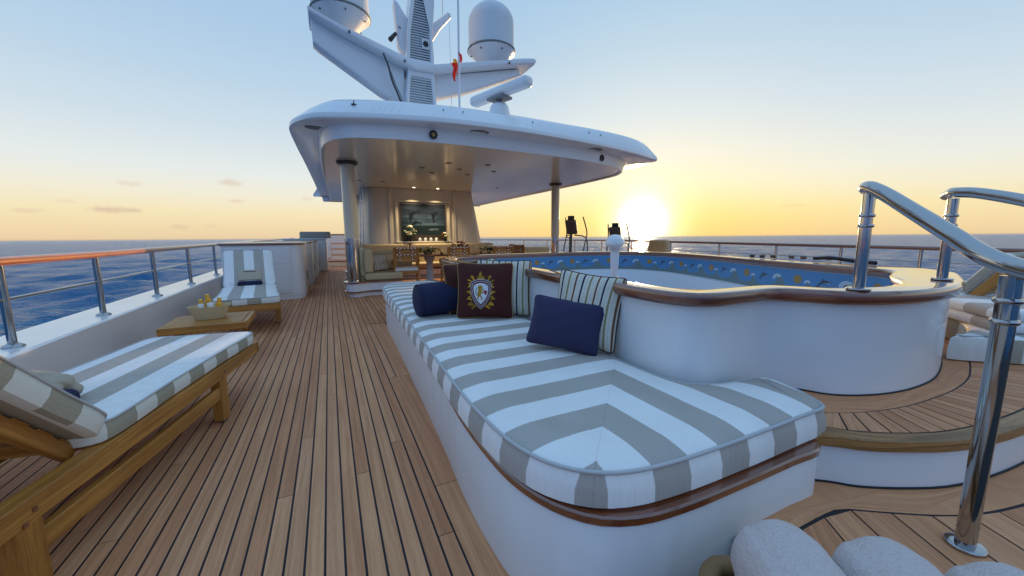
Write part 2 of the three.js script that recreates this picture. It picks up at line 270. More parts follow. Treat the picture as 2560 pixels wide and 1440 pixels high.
const seaBumpTex = tex(1024, 1024, (u, v) => {
  let g = 0, a = 0.5; for (const [f, s] of [[10, 1], [23, 2], [47, 3], [96, 4], [190, 5]]) { const n = vnoise(u * f + 0.3 * Math.sin(v * 6.283 * 3), v * f * 1.6 | 0 ? v * Math.round(f * 1.6) : v * f, f, Math.round(f * 1.6), s); g += a * (1 - Math.abs(2 * n - 1)); a *= 0.62; } g = g / 1.2; return [g * 255, g * 255, g * 255];
}, false, [1 / 21, 1 / 21]);

// ---------------------------------------------------------------- materials
const P = (o) => new THREE.MeshPhysicalMaterial(o), rgb = (r, g, b) => new THREE.Color().setRGB(r, g, b);
const M = {
  white: P({ color: rgb(0.80, 0.805, 0.81), roughness: 0.32, roughnessMap: null, clearcoat: 0.6, clearcoatRoughness: 0.12 }),
  whiteMatt: P({ color: rgb(0.70, 0.73, 0.75), roughness: 0.5 }),
  ceiling: P({ color: rgb(0.70, 0.66, 0.57), roughness: 0.35, clearcoat: 1, clearcoatRoughness: 0.16 }),
  casing: P({ color: rgb(0.68, 0.60, 0.46), roughness: 0.45, clearcoat: 0.2, clearcoatRoughness: 0.3 }),
  chrome: P({ color: rgb(0.46, 0.455, 0.45), metalness: 1, roughness: 0.1 }),
  steelDark: P({ color: rgb(0.10, 0.10, 0.11), metalness: 0.7, roughness: 0.4 }),
  caulk: P({ color: rgb(0.010, 0.010, 0.014), roughness: 0.7 }),
  deck: [], lounger: P({ map: loungerGrain, roughness: 0.5, bumpMap: deckBump, bumpScale: 0.0006, clearcoat: 0.15, clearcoatRoughness: 0.4 }),
  varnish: P({ map: varnishGrain, roughness: 0.3, clearcoat: 1, clearcoatRoughness: 0.04, ior: 1.9 }), rail: P({ map: railGrain, roughness: 0.35, clearcoat: 0.8, clearcoatRoughness: 0.08 }),
  nosing: P({ map: nosingGrain, roughness: 0.5, bumpMap: deckBump, bumpScale: 0.0006, clearcoat: 0.2, clearcoatRoughness: 0.3 }),
  pad: P({ map: padStripe, roughness: 0.9, bumpMap: padBump, bumpScale: 0.011, sheen: 0.15 }),
  stripe: P({ map: stripeTop, roughness: 0.9, bumpMap: weaveBump, bumpScale: 0.0005 }),
  stripeEdge: P({ map: stripeSide, roughness: 0.9 }),
  welt: P({ color: rgb(0.52, 0.52, 0.52), roughness: 0.85 }),
  pin: P({ map: pinStripe, roughness: 0.9, bumpMap: weaveBump, bumpScale: 0.0005 }),
  navy: P({ color: rgb(0.010, 0.014, 0.055), roughness: 0.85, sheen: 0.3, sheenColor: rgb(0.1, 0.12, 0.3), bumpMap: weaveBump, bumpScale: 0.0005 }),
  navyDull: P({ color: rgb(0.028, 0.026, 0.075), roughness: 0.85, sheen: 0.3, sheenColor: rgb(0.15, 0.15, 0.3), bumpMap: weaveBump, bumpScale: 0.0005 }),
  burgundy: P({ color: rgb(0.075, 0.016, 0.010), roughness: 0.85, bumpMap: weaveBump, bumpScale: 0.0005 }),
  crest: P({ map: crestTex, roughness: 0.85, bumpMap: weaveBump, bumpScale: 0.0005 }),
  gold: P({ color: rgb(0.42, 0.24, 0.08), roughness: 0.7 }),
  darkPiping: P({ color: rgb(0.03, 0.026, 0.03), roughness: 0.8 }),
  towel: P({ color: rgb(0.64, 0.545, 0.515), roughness: 1, bumpMap: terryBump, bumpScale: 0.0036, sheen: 0.5 }),
  towelTan: P({ color: rgb(0.52, 0.43, 0.33), roughness: 1, bumpMap: terryBump, bumpScale: 0.003 }),
  wicker: P({ color: rgb(0.30, 0.17, 0.07), roughness: 0.7 }),
  straw: P({ color: rgb(0.74, 0.58, 0.33), roughness: 0.8, bumpMap: weaveBump, bumpScale: 0.003 }),
  sofa: P({ color: rgb(0.56, 0.43, 0.24), roughness: 0.85, bumpMap: weaveBump, bumpScale: 0.0004 }),
  sofaDark: P({ color: rgb(0.32, 0.26, 0.15), roughness: 0.85 }),
  strap: P({ map: strapTex, roughness: 0.7 }), check: P({ map: checkTex, roughness: 0.8 }),
  chairWood: P({ map: loungerGrain, roughness: 0.45, clearcoat: 0.3 }),
  black: P({ color: rgb(0.012, 0.012, 0.014), roughness: 0.5 }),
  grey: P({ color: rgb(0.25, 0.25, 0.25), roughness: 0.6 }),
  plastic: P({ color: rgb(0.09, 0.085, 0.08), roughness: 0.45 }),
  yellow: P({ color: rgb(0.85, 0.42, 0.02), roughness: 0.35, clearcoat: 0.4 }),
  bottleWhite: P({ color: rgb(0.8, 0.8, 0.78), roughness: 0.35 }),
  frieze: P({ map: friezeTex, roughness: 0.25, clearcoat: 0.5, clearcoatRoughness: 0.15 }),
  painting: P({ map: paintingTex, roughness: 0.4 }),
  glass: P({ color: rgb(1, 1, 1), roughness: 0.02, transmission: 1, thickness: 0, ior: 1.45 }),
  flag: P({ color: rgb(0.62, 0.03, 0.015), roughness: 0.8, transmission: 0.35, thickness: 0 }),
  flagGold: P({ color: rgb(0.75, 0.38, 0.03), roughness: 0.8, transmission: 0.3, thickness: 0 }),
  rope: P({ color: rgb(0.55, 0.55, 0.55), roughness: 0.7 }),
  cover: P({ color: rgb(0.36, 0.32, 0.27), roughness: 0.85 }),
  leaf: P({ color: rgb(0.05, 0.10, 0.025), roughness: 0.6 }), petalWhite: P({ color: rgb(0.78, 0.74, 0.55), roughness: 0.7, transmission: 0.3, thickness: 0 }),
  petalRed: P({ color: rgb(0.42, 0.05, 0.03), roughness: 0.7, transmission: 0.3, thickness: 0 }), petalOrange: P({ color: rgb(0.62, 0.2, 0.04), roughness: 0.7, transmission: 0.3, thickness: 0 }),
  petalYellow: P({ color: rgb(0.75, 0.5, 0.08), roughness: 0.6, transmission: 0.3, thickness: 0 }), brass: P({ color: rgb(0.75, 0.55, 0.22), metalness: 1, roughness: 0.2 }),
  candle: P({ color: rgb(0.75, 0.7, 0.6), roughness: 0.5 }),
  lampOn: P({ color: rgb(0.9, 0.9, 0.85), roughness: 0.4, emissive: rgb(1, 0.86, 0.6), emissiveIntensity: 6 }),
  lampOff: P({ color: rgb(0.12, 0.11, 0.10), roughness: 0.3, metalness: 0.4 }),
  sea: P({ color: rgb(0.014, 0.15, 0.34), roughness: 0.2, ior: 1.333, specularIntensity: 0.25, bumpMap: seaBumpTex, bumpScale: 1.2 }),
};
for (let i = 0; i < 3; i++) for (const c of [[1, 1, 1], [0.95, 0.93, 0.92], [1.0, 0.97, 0.94]]) M.deck.push(P({ map: deckGrain[i], color: rgb(...c), roughness: 0.62, bumpMap: deckBump, bumpScale: 0.0005 }));
M.white.roughnessMap = waxMottle; M.white.roughness = 0.6;

// ---------------------------------------------------------------- sea
{
  const angs = [], R = [];
  for (let a = -100; a < 140; a += 0.24) angs.push(a); for (let a = 140; a < 260; a += 3) angs.push(a);   // degrees from the bow
  for (let r = 9; r < 45000; r *= r < 400 ? 1.018 : r < 3000 ? 1.03 : 1.12) R.push(r); R.push(45000);
  const waves = []; for (let i = 0; i < 22; i++) { const L = 1.6 * Math.pow(1.17, i), th = (200 + rr(-55, 55)) * D2R; waves.push({ k: 2 * Math.PI / L, x: Math.sin(th), z: Math.cos(th), p: rnd() * 6.28, a: 0.024 * Math.pow(L, 0.62) * rr(0.7, 1.3), L }); }
  const n = angs.length, pos = new Float32Array(n * R.length * 3), uv = new Float32Array(n * R.length * 2), idx = [];
  R.forEach((r, j) => angs.forEach((ad, i) => {
    const a = ad * D2R, x = Math.sin(a) * r, z = -Math.cos(a) * r; let y = 0, dx = 0, dz = 0; const cell = Math.max(r * (r < 400 ? 0.018 : 0.03), 0.05);
    for (const w of waves) { const f = smooth(cell * 1.2, cell * 3.2, w.L); if (f > 0) { const ph = w.k * (x * w.x + z * w.z) + w.p; y += f * w.a * Math.sin(ph); const c = f * w.a * 0.7 * Math.cos(ph); dx += c * w.x; dz += c * w.z; } }
    const o = (j * n + i); pos[o * 3] = x + dx; pos[o * 3 + 1] = -8 + y; pos[o * 3 + 2] = z + dz; uv[o * 2] = x; uv[o * 2 + 1] = z;
  }));
  for (let j = 0; j + 1 < R.length; j++) for (let i = 0; i < n; i++) { const a = j * n + i, b = j * n + (i + 1) % n, c = a + n, d = b + n; idx.push(a, b, d, a, d, c); }
  const g = new THREE.BufferGeometry(); g.setAttribute('position', new THREE.BufferAttribute(pos, 3)); g.setAttribute('uv', new THREE.BufferAttribute(uv, 2)); g.setIndex(idx); g.computeVertexNormals();
  structure(mk('sea', g, M.sea));
}

// ---------------------------------------------------------------- hull, deck and its planks
const portIn = (z) => -1.60 + (z > -3 ? (z + 3) * 0.012 : 0) - 0.021 * Math.min(13, Math.max(0, -z - 0.5)) + 0.05 * Math.max(0, -z - 14);
const starIn = (z) => 7.5 + 0.09 * Math.min(12, Math.max(0, -z)) - 0.05 * Math.max(0, -z - 13);
{
  const zs = []; for (let z = 4; z >= -26; z -= 1) zs.push(z);
  const out = [...zs.map((z) => [portIn(z) - 0.4, z]), ...zs.slice().reverse().map((z) => [starIn(z) + 0.4, z])];
  structure(mk('hull', loft([[inset(out, 0.5), -9], [out, -0.4], [out, -0.05]], { top: true }), M.white));
}
const deck = structure(mk('deck', new THREE.PlaneGeometry(10.6, 30).rotateX(-Math.PI / 2).translate(3.3, -0.0016, -11), M.caulk));
{
  const PW = 0.0654, X0 = -0.0863, T = 0.02, gap = 0.0084;
  const plank = (x, z0, z1, w = PW) => { const g = new THREE.BoxGeometry(w - gap, T, Math.abs(z1 - z0) - 0.004); return at(boxUV(g, rnd() * 7, rnd() * 7), x, -T / 2, (z0 + z1) / 2); };
  const joints = { '-2': [-2.36], '-3': [-1.83], 6: [-1.30], '-1': [-3.45], '-11': [-2.37], '-12': [-1.845], '-9': [-3.455], '-10': [-2.75] };
  const rest = [];
  for (let k = -26; k < 132; k++) {
    const x = X0 + (k + 0.5) * PW; const main = x < 0.40, mid = x >= 0.40 && x < 1.62;
    let z0 = main ? 2 : 2; const end = -17.15; const cuts = [];
    if (main && joints[k]) { cuts.push(...joints[k]); let z = joints[k][0]; while (z < 2) { z += rr(2.4, 3.6); if (z < 1.6) cuts.unshift(z); } } else cuts.push(rr(0.2, 2) - rr(1, 3.4));
    let z = cuts[cuts.length - 1]; while (z > end + 2) { z -= rr(3.0, 4.8); if (z > end + 0.6) cuts.push(z); } cuts.push(end);
    for (const c of cuts) {
      if (c >= z0) continue;
      if (main && portIn((z0 + c) / 2) < x - PW / 2 + 0.02) mk('plank', plank(x, z0, c), M.deck[Math.floor(rnd() * 9)], deck);
      else if (mid && c < -5.3) mk('plank', plank(x, Math.min(z0, -5.3), c), M.deck[Math.floor(rnd() * 9)], deck);
      else if (x > 1.62 && c < 0) rest.push(plank(x, Math.min(z0, -0.0), c));
      z0 = c;
    }
  }
  // the tapering margin board and the nibbed planks along the sunpad base
  const edge = (z) => z > -1.1 ? 0.475 : z > -2.2 ? lerp(0.463, 0.512, (-z - 1.1) / 1.1) : lerp(0.512, 0.60, (-z - 2.2) / 3);
  for (const [za, zb, off] of [[2, -1.6, 0], [-1.6, -3.12, 0], [-3.12, -5.28, 0.0654]]) {
    const o = [[0.3755 + off, za], [edge(za) + 0.02, za], [edge(zb) + 0.02, zb + 0.004], [0.3755 + off, zb + 0.004]];
    mk('margin_plank', boxUV(prism(o, -0.02, 0), rnd() * 5, rnd() * 5), M.deck[Math.floor(rnd() * 9)], deck);
  }
  mk('plank', plank(X0 + 7.5 * PW, -3.12, -5.28), M.deck[4], deck);
  const st = mk('starboard_planks', merge(rest), M.deck[0], deck); st.userData.kind = 'stuff';
}

// ---------------------------------------------------------------- bulwarks and railings
function bulwark(side, label) {
  const zs = []; for (let z = 4; z >= -24; z -= 0.5) zs.push(z);
  const f = side < 0 ? portIn : starIn, hh = (z) => 0.5 + 0.004 * Math.max(0, -z - 8);
  const pos = [], idx = [], prof = (z) => { const x = f(z), s = side, h = hh(z); return [[x, -0.02], [x + s * 0.02, h - 0.05], [x + s * 0.02, h - 0.012], [x + s * 0.035, h], [x + s * 0.40, h], [x + s * 0.43, h - 0.02], [x + s * 0.43, -0.3]]; };
  zs.forEach((z) => prof(z).forEach(([x, y]) => pos.push(x, y, z))); const m = 7;
  for (let j = 0; j + 1 < zs.length; j++) for (let i = 0; i + 1 < m; i++) { const a = j * m + i, b = a + 1, c = a + m, d = c + 1; side < 0 ? idx.push(a, d, b, a, c, d) : idx.push(a, b, d, a, d, c); }
  const g = new THREE.BufferGeometry(); g.setAttribute('position', new THREE.Float32BufferAttribute(pos, 3)); g.setIndex(idx); const w = g.toNonIndexed(); w.computeVertexNormals();
  return tag(mk('bulwark', boxUV(toCreasedNormals(w, 0.5)), M.white), label, 'bulwark');
}
bulwark(-1, 'low white bulwark along the port side behind the sun loungers');
bulwark(1, 'low white bulwark along the starboard side beyond the whirlpool');
function railing(label, side, stations, hr, inner, mat = M.rail) {
  const f = side < 0 ? portIn : starIn, cx = (z) => f(z) + side * inner;
  const t = thing('railing', label, 'railing'); const zs = []; for (let z = 3.5; z >= -22; z -= 0.75) zs.push(z);
  const capG = tube(zs.map((z) => [cx(z), hr(z) - 0.022, z]), 0.03, 120, 12); capG.scale(1, 1, 1);
  mk('handrail', boxUV(capG), mat, t);
  mk('middle_rail', tube(zs.map((z) => [cx(z), (hr(z) + 0.5) / 2 + 0.02, z]), 0.011, 100, 8), M.chrome, t);
  for (const z of stations) {
    const h0 = 0.5 + 0.004 * Math.max(0, -z - 8), st = mk('stanchion', rod([cx(z), h0, z], [cx(z), hr(z) - 0.03, z], 0.021, 0.021, 16), M.chrome, t);
    const fl = at(lathe([[0, 0.026], [0.024, 0.026], [0.03, 0.02], [0.046, 0.014], [0.05, 0.004], [0.05, 0], [0, 0]], 24), cx(z), h0, z); mk('flange', fl, M.chrome, st);
  }
  return t;
}
railing('teak topped chrome railing on the port bulwark beside the loungers', -1, [-1.2, -2.3, -3.37, -4.47, -5.71, -7.03, -8.58, -10.2, -12, -14, -16], (z) => 1.048 + 0.0075 * Math.max(0, -z - 4.5) + 0.0006 * Math.pow(Math.max(0, -z - 12), 2), 0.14);
railing('thin teak topped railing on the starboard side under the setting sun', 1, [0.4, -1.2, -2.3, -3.3, -4.4, -5.7, -7.2, -8.8, -10.4, -12.2, -14.2, -16.2], (z) => 0.955 + 0.0115 * Math.min(9, Math.max(0, -z - 0.5)), 0.14, M.varnish);

// ---------------------------------------------------------------- sunpad bench
const padOutline = spline([[1.30, -5.72], [0.98, -5.72], [0.76, -5.62], [0.645, -5.38], [0.605, -5.0], [0.575, -4.2], [0.535, -3.1], [0.485, -1.9], [0.468, -1.45], [0.472, -1.2], [0.487, -1.03], [0.517, -0.915], [0.562, -0.835], [0.637, -0.765], [0.735, -0.725], [0.9, -0.703], [1.17, -0.694], [1.5, -0.694], [1.68, -0.698], [1.70, -0.71], [1.80, -0.93], [1.79, -0.985], [1.72, -1.0], [1.5, -1.035], [1.39, -1.12], [1.36, -1.4], [1.385, -1.7], [1.365, -2.1], [1.40, -2.7], [1.34, -3.1], [1.24, -3.5], [1.19, -4.2], [1.24, -4.7], [1.36, -5.1], [1.40, -5.6]], 260);
{
  const bo = spline([[1.45, -5.66], [1.0, -5.66], [0.79, -5.58], [0.67, -5.36], [0.61, -5.0], [0.585, -4.2], [0.545, -3.1], [0.498, -1.9], [0.47, -1.45], [0.47, -1.2], [0.482, -1.03], [0.512, -0.905], [0.556, -0.815], [0.625, -0.738], [0.725, -0.69], [0.86, -0.668], [1.1, -0.658], [1.4, -0.654], [1.57, -0.652], [1.62, -0.70], [1.70, -0.95], [1.55, -1.1], [1.45, -1.3], [1.44, -2.0], [1.46, -3.0], [1.45, -4.0], [1.46, -5.2], [1.48, -5.6]], 240);
  const t = thing('sunpad_bench', 'long white bench base with varnished teak edge beside the whirlpool', 'bench');
  mk('base', loft([[bo, 0], [bo, 0.34], [inset(bo, 0.004), 0.348], [inset(bo, 0.03), 0.35]], { top: true }), M.white, t);
  mk('teak_trim', loft([[inset(bo, 0.02), 0.350], [inset(bo, 0.002), 0.352], [inset(bo, -0.006), 0.358], [inset(bo, -0.006), 0.378], [inset(bo, 0.0), 0.384], [inset(bo, 0.06), 0.385]], { top: true }), M.varnish, t);
}
{
  const t = thing('sunpad_cushion', 'long grey and white striped sunpad cushion with mitred corner', 'cushion');
  const pl = (x, z) => [(x - 0.4) / 1.5, (-z - 0.6) / 5.2];
  mk('cover', loft([[inset(padOutline, 0.008), 0.3855], [inset(padOutline, -0.013), 0.393], [inset(padOutline, -0.012), 0.44], [inset(padOutline, 0.002), 0.488], [inset(padOutline, 0.012), 0.498], [inset(padOutline, 0.05), 0.507], [inset(padOutline, 0.085), 0.512], [inset(padOutline, 0.11), 0.514]], { top: true, crease: 0.9, planar: pl }), M.pad, t);
  mk('piping', tube(inset(padOutline, 0.001).filter((_, i) => i % 2 === 0).map(([x, z]) => [x, 0.492, z]), 0.0065, 300, 7, true), M.welt, t);
}

// ---------------------------------------------------------------- whirlpool tub
const rimOut = spline([[1.25, -3.5], [1.2, -4.2], [1.32, -4.75], [1.7, -5.12], [2.4, -5.3], [3.2, -5.34], [4.1, -5.28], [4.72, -4.9], [4.88, -4.3], [4.62, -3.3], [4.24, -2.3], [4.06, -1.6], [4.02, -1.2], [3.78, -0.95], [3.42, -0.82], [3.05, -0.72], [2.75, -0.672], [2.42, -0.685], [2.2, -0.745], [2.06, -0.83], [1.985, -0.95], [1.9, -1.03], [1.72, -1.045], [1.5, -1.07], [1.40, -1.15], [1.375, -1.4], [1.4, -1.7], [1.38, -2.1], [1.415, -2.7], [1.35, -3.1]], 260);
const rimIn = spline([[1.38, -3.5], [1.34, -4.15], [1.45, -4.62], [1.78, -4.97], [2.42, -5.14], [3.2, -5.18], [4.05, -5.12], [4.58, -4.8], [4.72, -4.26], [4.46, -3.3], [4.04, -2.3], [3.8, -1.65], [3.72, -1.34], [3.56, -1.16], [3.3, -1.09], [3.05, -0.99], [2.8, -0.87], [2.46, -0.83], [2.26, -0.87], [2.14, -0.95], [2.08, -1.05], [1.98, -1.13], [1.75, -1.15], [1.58, -1.17], [1.51, -1.24], [1.49, -1.42], [1.515, -1.7], [1.5, -2.1], [1.53, -2.7], [1.475, -3.1]], 260);
{
  const t = thing('whirlpool_tub', 'white curved whirlpool tub with varnished teak rim and tiled frieze', 'hot tub');
  const wall = inset(rimOut, 0.035), inn = inset(rimIn, -0.012);
  mk('outer_shell', loft([[wall, 0.0], [wall, 0.836]], { crease: 0.8 }), M.white, t);
  mk('inner_shell', loft([[inn, 0.836], [inn, 0.605], [inset(inn, 0.03), 0.59], [inset(inn, 0.06), 0.2], [inset(inn, 0.2), 0.12]].map(([o, y]) => [o.slice().reverse(), y]), { top: true, crease: 0.8 }), M.white, t);
  mk('tiled_frieze', loft([[inset(inn, 0.004).slice().reverse(), 0.606], [inset(inn, 0.004).slice().reverse(), 0.832]], { crease: 1.2 }), M.frieze, t, 'blue tile band with dolphins, waves and suns');
  const toV = (o) => o.map(([x, z]) => new THREE.Vector2(x, z)), sh = new THREE.Shape(toV(rimOut)); sh.holes.push(new THREE.Path(toV(rimIn)));
  const g = new THREE.ExtrudeGeometry(sh, { depth: 0.022, bevelEnabled: true, bevelThickness: 0.021, bevelSize: 0.02, bevelOffset: -0.012, bevelSegments: 5 });
  g.rotateX(Math.PI / 2); g.translate(0, 0.88, 0); mk('teak_rim', toCreasedNormals(boxUV(g), 0.7), M.varnish, t);
  // water spout standing on the bench side of the rim
  const sp = thing('water_spout', 'tall white mushroom shaped water spout on the teak rim', 'spout', [1.50, 0.902, -1.70], -0.7);
  mk('stem', extrude([[-0.012, 0], [0.012, 0], [0.022, 0.06], [0.025, 0.13], [0.022, 0.2], [-0.022, 0.2], [-0.025, 0.13], [-0.022, 0.06]], 0.024, 0.008), M.white, sp);
  mk('head', at(lathe([[0, 0.262], [0.022, 0.259], [0.04, 0.248], [0.052, 0.228], [0.056, 0.205], [0.05, 0.198], [0.036, 0.19], [0.03, 0.172], [0, 0.165]], 32), 0, 0, 0), M.white, sp);
  mk('foot', at(lathe([[0, 0.012], [0.03, 0.012], [0.04, 0.006], [0.04, 0], [0, 0]], 24), 0, 0, 0), M.chrome, sp);
  { const bead = (o, y, n = 2) => tube(o.filter((_, i) => i % n === 0).map(([x, z]) => [x, y, z]), 0.0045, 260, 6, true); mk('sealant_bead', bead(inset(wall, -0.002), 0.4025), M.caulk, t); }
  mk('skimmer_box', box(0.12, 0.16, 0.1, 2.0, 0.62, -2.6, 0.01), M.whiteMatt, t);
}
{ // small dark cups and a rolled strap left on the starboard rim
  for (let i = 0; i < 7; i++) { const p = [4.33 + i * 0.012 - (i > 2 ? -0.02 : 0), 0.905, -2.62 + i * 0.105 + (i > 2 ? 0.06 : 0)]; const c = tag(mk('votive_cup', at(lathe([[0, 0.003], [0.022, 0.003], [0.026, 0.02], [0.03, 0.032], [0.027, 0.032], [0.022, 0.008], [0, 0.008]], 18), ...p), M.plastic), 'small dark cup in the row on the far teak rim', 'cup', 'dark cups lined up on the far rim'); }
  tag(mk('rolled_strap', tube([[4.2, 0.93, -1.95], [4.12, 0.945, -1.78], [4.1, 0.925, -1.6], [4.08, 0.918, -1.45]], 0.016, 24, 8), M.darkPiping), 'dark rolled strap lying on the far teak rim', 'strap');
}

// ---------------------------------------------------------------- teak steps round the tub
function fan(parent, inner, outer, y, n, thick) { // radial planks between two open polylines
  const ci = new THREE.CatmullRomCurve3(inner.map(([x, z]) => V(x, 0, z))), co = new THREE.CatmullRomCurve3(outer.map(([x, z]) => V(x, 0, z)));
  for (let i = 0; i < n; i++) {
    const a0 = ci.getPointAt(i / n), a1 = ci.getPointAt((i + 1) / n), b0 = co.getPointAt(i / n), b1 = co.getPointAt((i + 1) / n);
    const sh = (p, q) => { const d = q.clone().sub(p), l = d.length(); return [p.clone().addScaledVector(d, 0.0036 / l), q.clone().addScaledVector(d, -0.0036 / l)]; };
    const [A0, A1] = sh(a0, a1), [B0, B1] = sh(b0, b1); const g = prism([[A0.x, A0.z], [A1.x, A1.z], [B1.x, B1.z], [B0.x, B0.z]], y - thick, y);
    const p = g.attributes.position, uv = g.attributes.uv, dir = b0.clone().sub(a0).normalize(), ou = rnd() * 5, ov = rnd() * 5;
    for (let k = 0; k < p.count; k++) { const dx = p.getX(k) - a0.x, dz = p.getZ(k) - a0.z; uv.setXY(k, dx * dir.x + dz * dir.z + ou, -dx * dir.z + dz * dir.x + ov); }
    mk('plank', g, M.deck[Math.floor(rnd() * 9)], parent);
  }
}
function band(parent, name, inner, outer, y, thick, mat, n = 60) {
  const ci = spline(inner, n, false), co = spline(outer, n, false), o = [...ci, ...co.slice().reverse()];
  const g = prism(o, y - thick, y, 0.004), p = g.attributes.position, uv = g.attributes.uv; for (let k = 0; k < p.count; k++) { let b = 1e9, u = 0; ci.forEach(([x, z], i) => { const d = Math.hypot(p.getX(k) - x, p.getZ(k) - z); if (d < b) { b = d; u = i; } }); uv.setXY(k, u * 0.055, b + p.getY(k)); } mk(name, g, mat, parent);
}
{ // upper step
  const nos = [[1.585, -0.70], [1.66, -0.655], [1.73, -0.585], [1.89, -0.49], [2.06, -0.42], [2.42, -0.355], [2.9, -0.33], [3.4, -0.36], [4.0, -0.42], [5.0, -0.5]];
  const nin = [[1.67, -0.76], [1.72, -0.70], [1.78, -0.635], [1.92, -0.545], [2.08, -0.48], [2.43, -0.418], [2.9, -0.395], [3.4, -0.425], [4.0, -0.49], [5.0, -0.57]];
  const bo = [[1.80, -0.80], [1.86, -0.765], [1.995, -0.70], [2.16, -0.655], [2.3, -0.632], [2.66, -0.612], [2.96, -0.632], [3.2, -0.68], [3.45, -0.74], [3.9, -0.82], [4.4, -1.1]];
  const bi = [[1.90, -1.02], [2.0, -0.98], [2.12, -0.90], [2.25, -0.82], [2.36, -0.79], [2.66, -0.77], [2.93, -0.79], [3.1, -0.85], [3.38, -0.92], [3.75, -1.03], [4.15, -1.3]];
  const t = thing('tub_step', 'upper white step with radiating teak planks round the whirlpool', 'step');
  const rout = inset([...spline(nos, 60, false), [5.0, -1.6], [4.4, -1.6], [3.5, -1.2], [2.4, -1.1], [1.8, -1.0]], 0.02);
  mk('riser', loft([[rout, 0.19], [rout, 0.352], [inset(rout, 0.01), 0.376]], { top: true }), M.white, t);
  mk('sealant_bead', tube(inset(rout, -0.002).slice(0, 61).map(([x, z]) => [x, 0.203, z]), 0.0045, 160, 6), M.caulk, t);
  mk('caulk_bed', loft([[inset(rout, 0.02), 0.37], [inset(rout, 0.02), 0.3984]], { top: true }), M.caulk, t);
  band(t, 'teak_nosing', nin, inset0(nos, 0.012), 0.4, 0.045, M.nosing);
  band(t, 'inner_border', bi, bo.map(([x, z]) => [x, z]), 0.4, 0.02, M.deck[2]);
  fan(t, bo.map(([x, z]) => [x, z + 0.005]), nin.map(([x, z]) => [x, z - 0.005]), 0.4, 46, 0.02);
}
function inset0(p) { return p; }
{ // lower step
  const back = [[1.10, -0.68], [1.3, -0.69], [1.60, -0.71], [1.75, -0.62], [1.90, -0.53], [2.08, -0.46], [2.44, -0.39], [2.9, -0.37], [3.5, -0.39], [4.4, -0.47]];
  const bord = [[1.20, -0.578], [1.34, -0.575], [1.50, -0.568], [1.555, -0.558], [1.66, -0.49], [1.84, -0.382], [2.0, -0.322], [2.38, -0.248], [2.9, -0.225], [3.5, -0.245], [4.4, -0.32]];
  const front = [[1.10, -0.56], [1.17, -0.50], [1.32, -0.36], [1.47, -0.22], [1.63, -0.08], [1.80, 0.04], [2.2, 0.2], [2.8, 0.3], [3.5, 0.3], [4.4, 0.25]];
  const t = thing('boarding_step', 'lower teak planked step carrying the chrome handrail post', 'step');
  const o = inset([...spline(front, 60, false), [4.4, -0.45], [2.9, -0.4], [1.9, -0.5], [1.6, -0.7], [1.08, -0.66]], 0.012);
  mk('riser', loft([[o, 0], [o, 0.172]], { top: true }), M.white, t);
  mk('caulk_bed', loft([[inset(o, 0.004), 0.17], [inset(o, 0.004), 0.1984]], { top: true }), M.caulk, t);
  band(t, 'inner_border', back, bord.map(([x, z]) => [x, z - 0.005]), 0.2, 0.03, M.deck[5]);
  fan(t, bord.map(([x, z]) => [x, z + 0.005]), front, 0.2, 26, 0.03);
}

// ---------------------------------------------------------------- chrome handrails of the tub steps
function post(parent, x, z, y0, y1, r, lean = [0, 0]) {
  const p = mk('post', rod([x, y0, z], [x + lean[0], y1, z + lean[1]], r, r, 24), M.chrome, parent), h = y1 - y0;
  const ring = (y, R, t) => at(lathe([[r, -t], [R - 0.003, -t], [R, -t * 0.4], [R, t * 0.4], [R - 0.003, t], [r, t]], 28), x + lean[0] * (y - y0) / h, y, z + lean[1] * (y - y0) / h);
  mk('flange', ring(y0 + 0.006, r * 2.0, 0.006), M.chrome, p);
  return (y) => mk('collar', ring(y, r * 1.28, 0.0075), M.chrome, p);
}
{
  const t = thing('handrail', 'chrome stair handrail sweeping down from the tub rim', 'handrail'), r = 0.0225;
  let c = post(t, 2.15, -0.815, 0.902, 1.335, r); c(1.19); c(1.235);
  c = post(t, 1.695, -0.314, 0.2, 1.035, r, [0.006, 0.0]); c(0.905); c(0.965);
  mk('top_rail', tube([[2.172, 1.318, -0.80], [2.176, 1.345, -0.825], [2.15, 1.358, -0.83], [2.1, 1.35, -0.79], [2.03, 1.31, -0.715], [1.93, 1.235, -0.60], [1.82, 1.145, -0.465], [1.75, 1.092, -0.385], [1.70, 1.06, -0.313], [1.60, 1.037, -0.2], [1.50, 1.024, -0.07], [1.38, 1.018, 0.08]], 0.0265, 90, 16), M.chrome, t);
  const t2 = thing('handrail', 'chrome stair handrail standing farthest to starboard on the tub rim', 'handrail');
  c = post(t2, 3.016, -0.79, 0.902, 1.34, r); c(1.20); c(1.25);
  mk('top_rail', tube([[3.15, 1.368, -0.855], [3.08, 1.375, -0.82], [3.016, 1.372, -0.785], [2.93, 1.352, -0.68], [2.80, 1.29, -0.50], [2.68, 1.21, -0.33], [2.56, 1.14, -0.17], [2.4, 1.07, 0.04], [2.3, 1.05, 0.2]], 0.0265, 70, 16), M.chrome, t2);
}

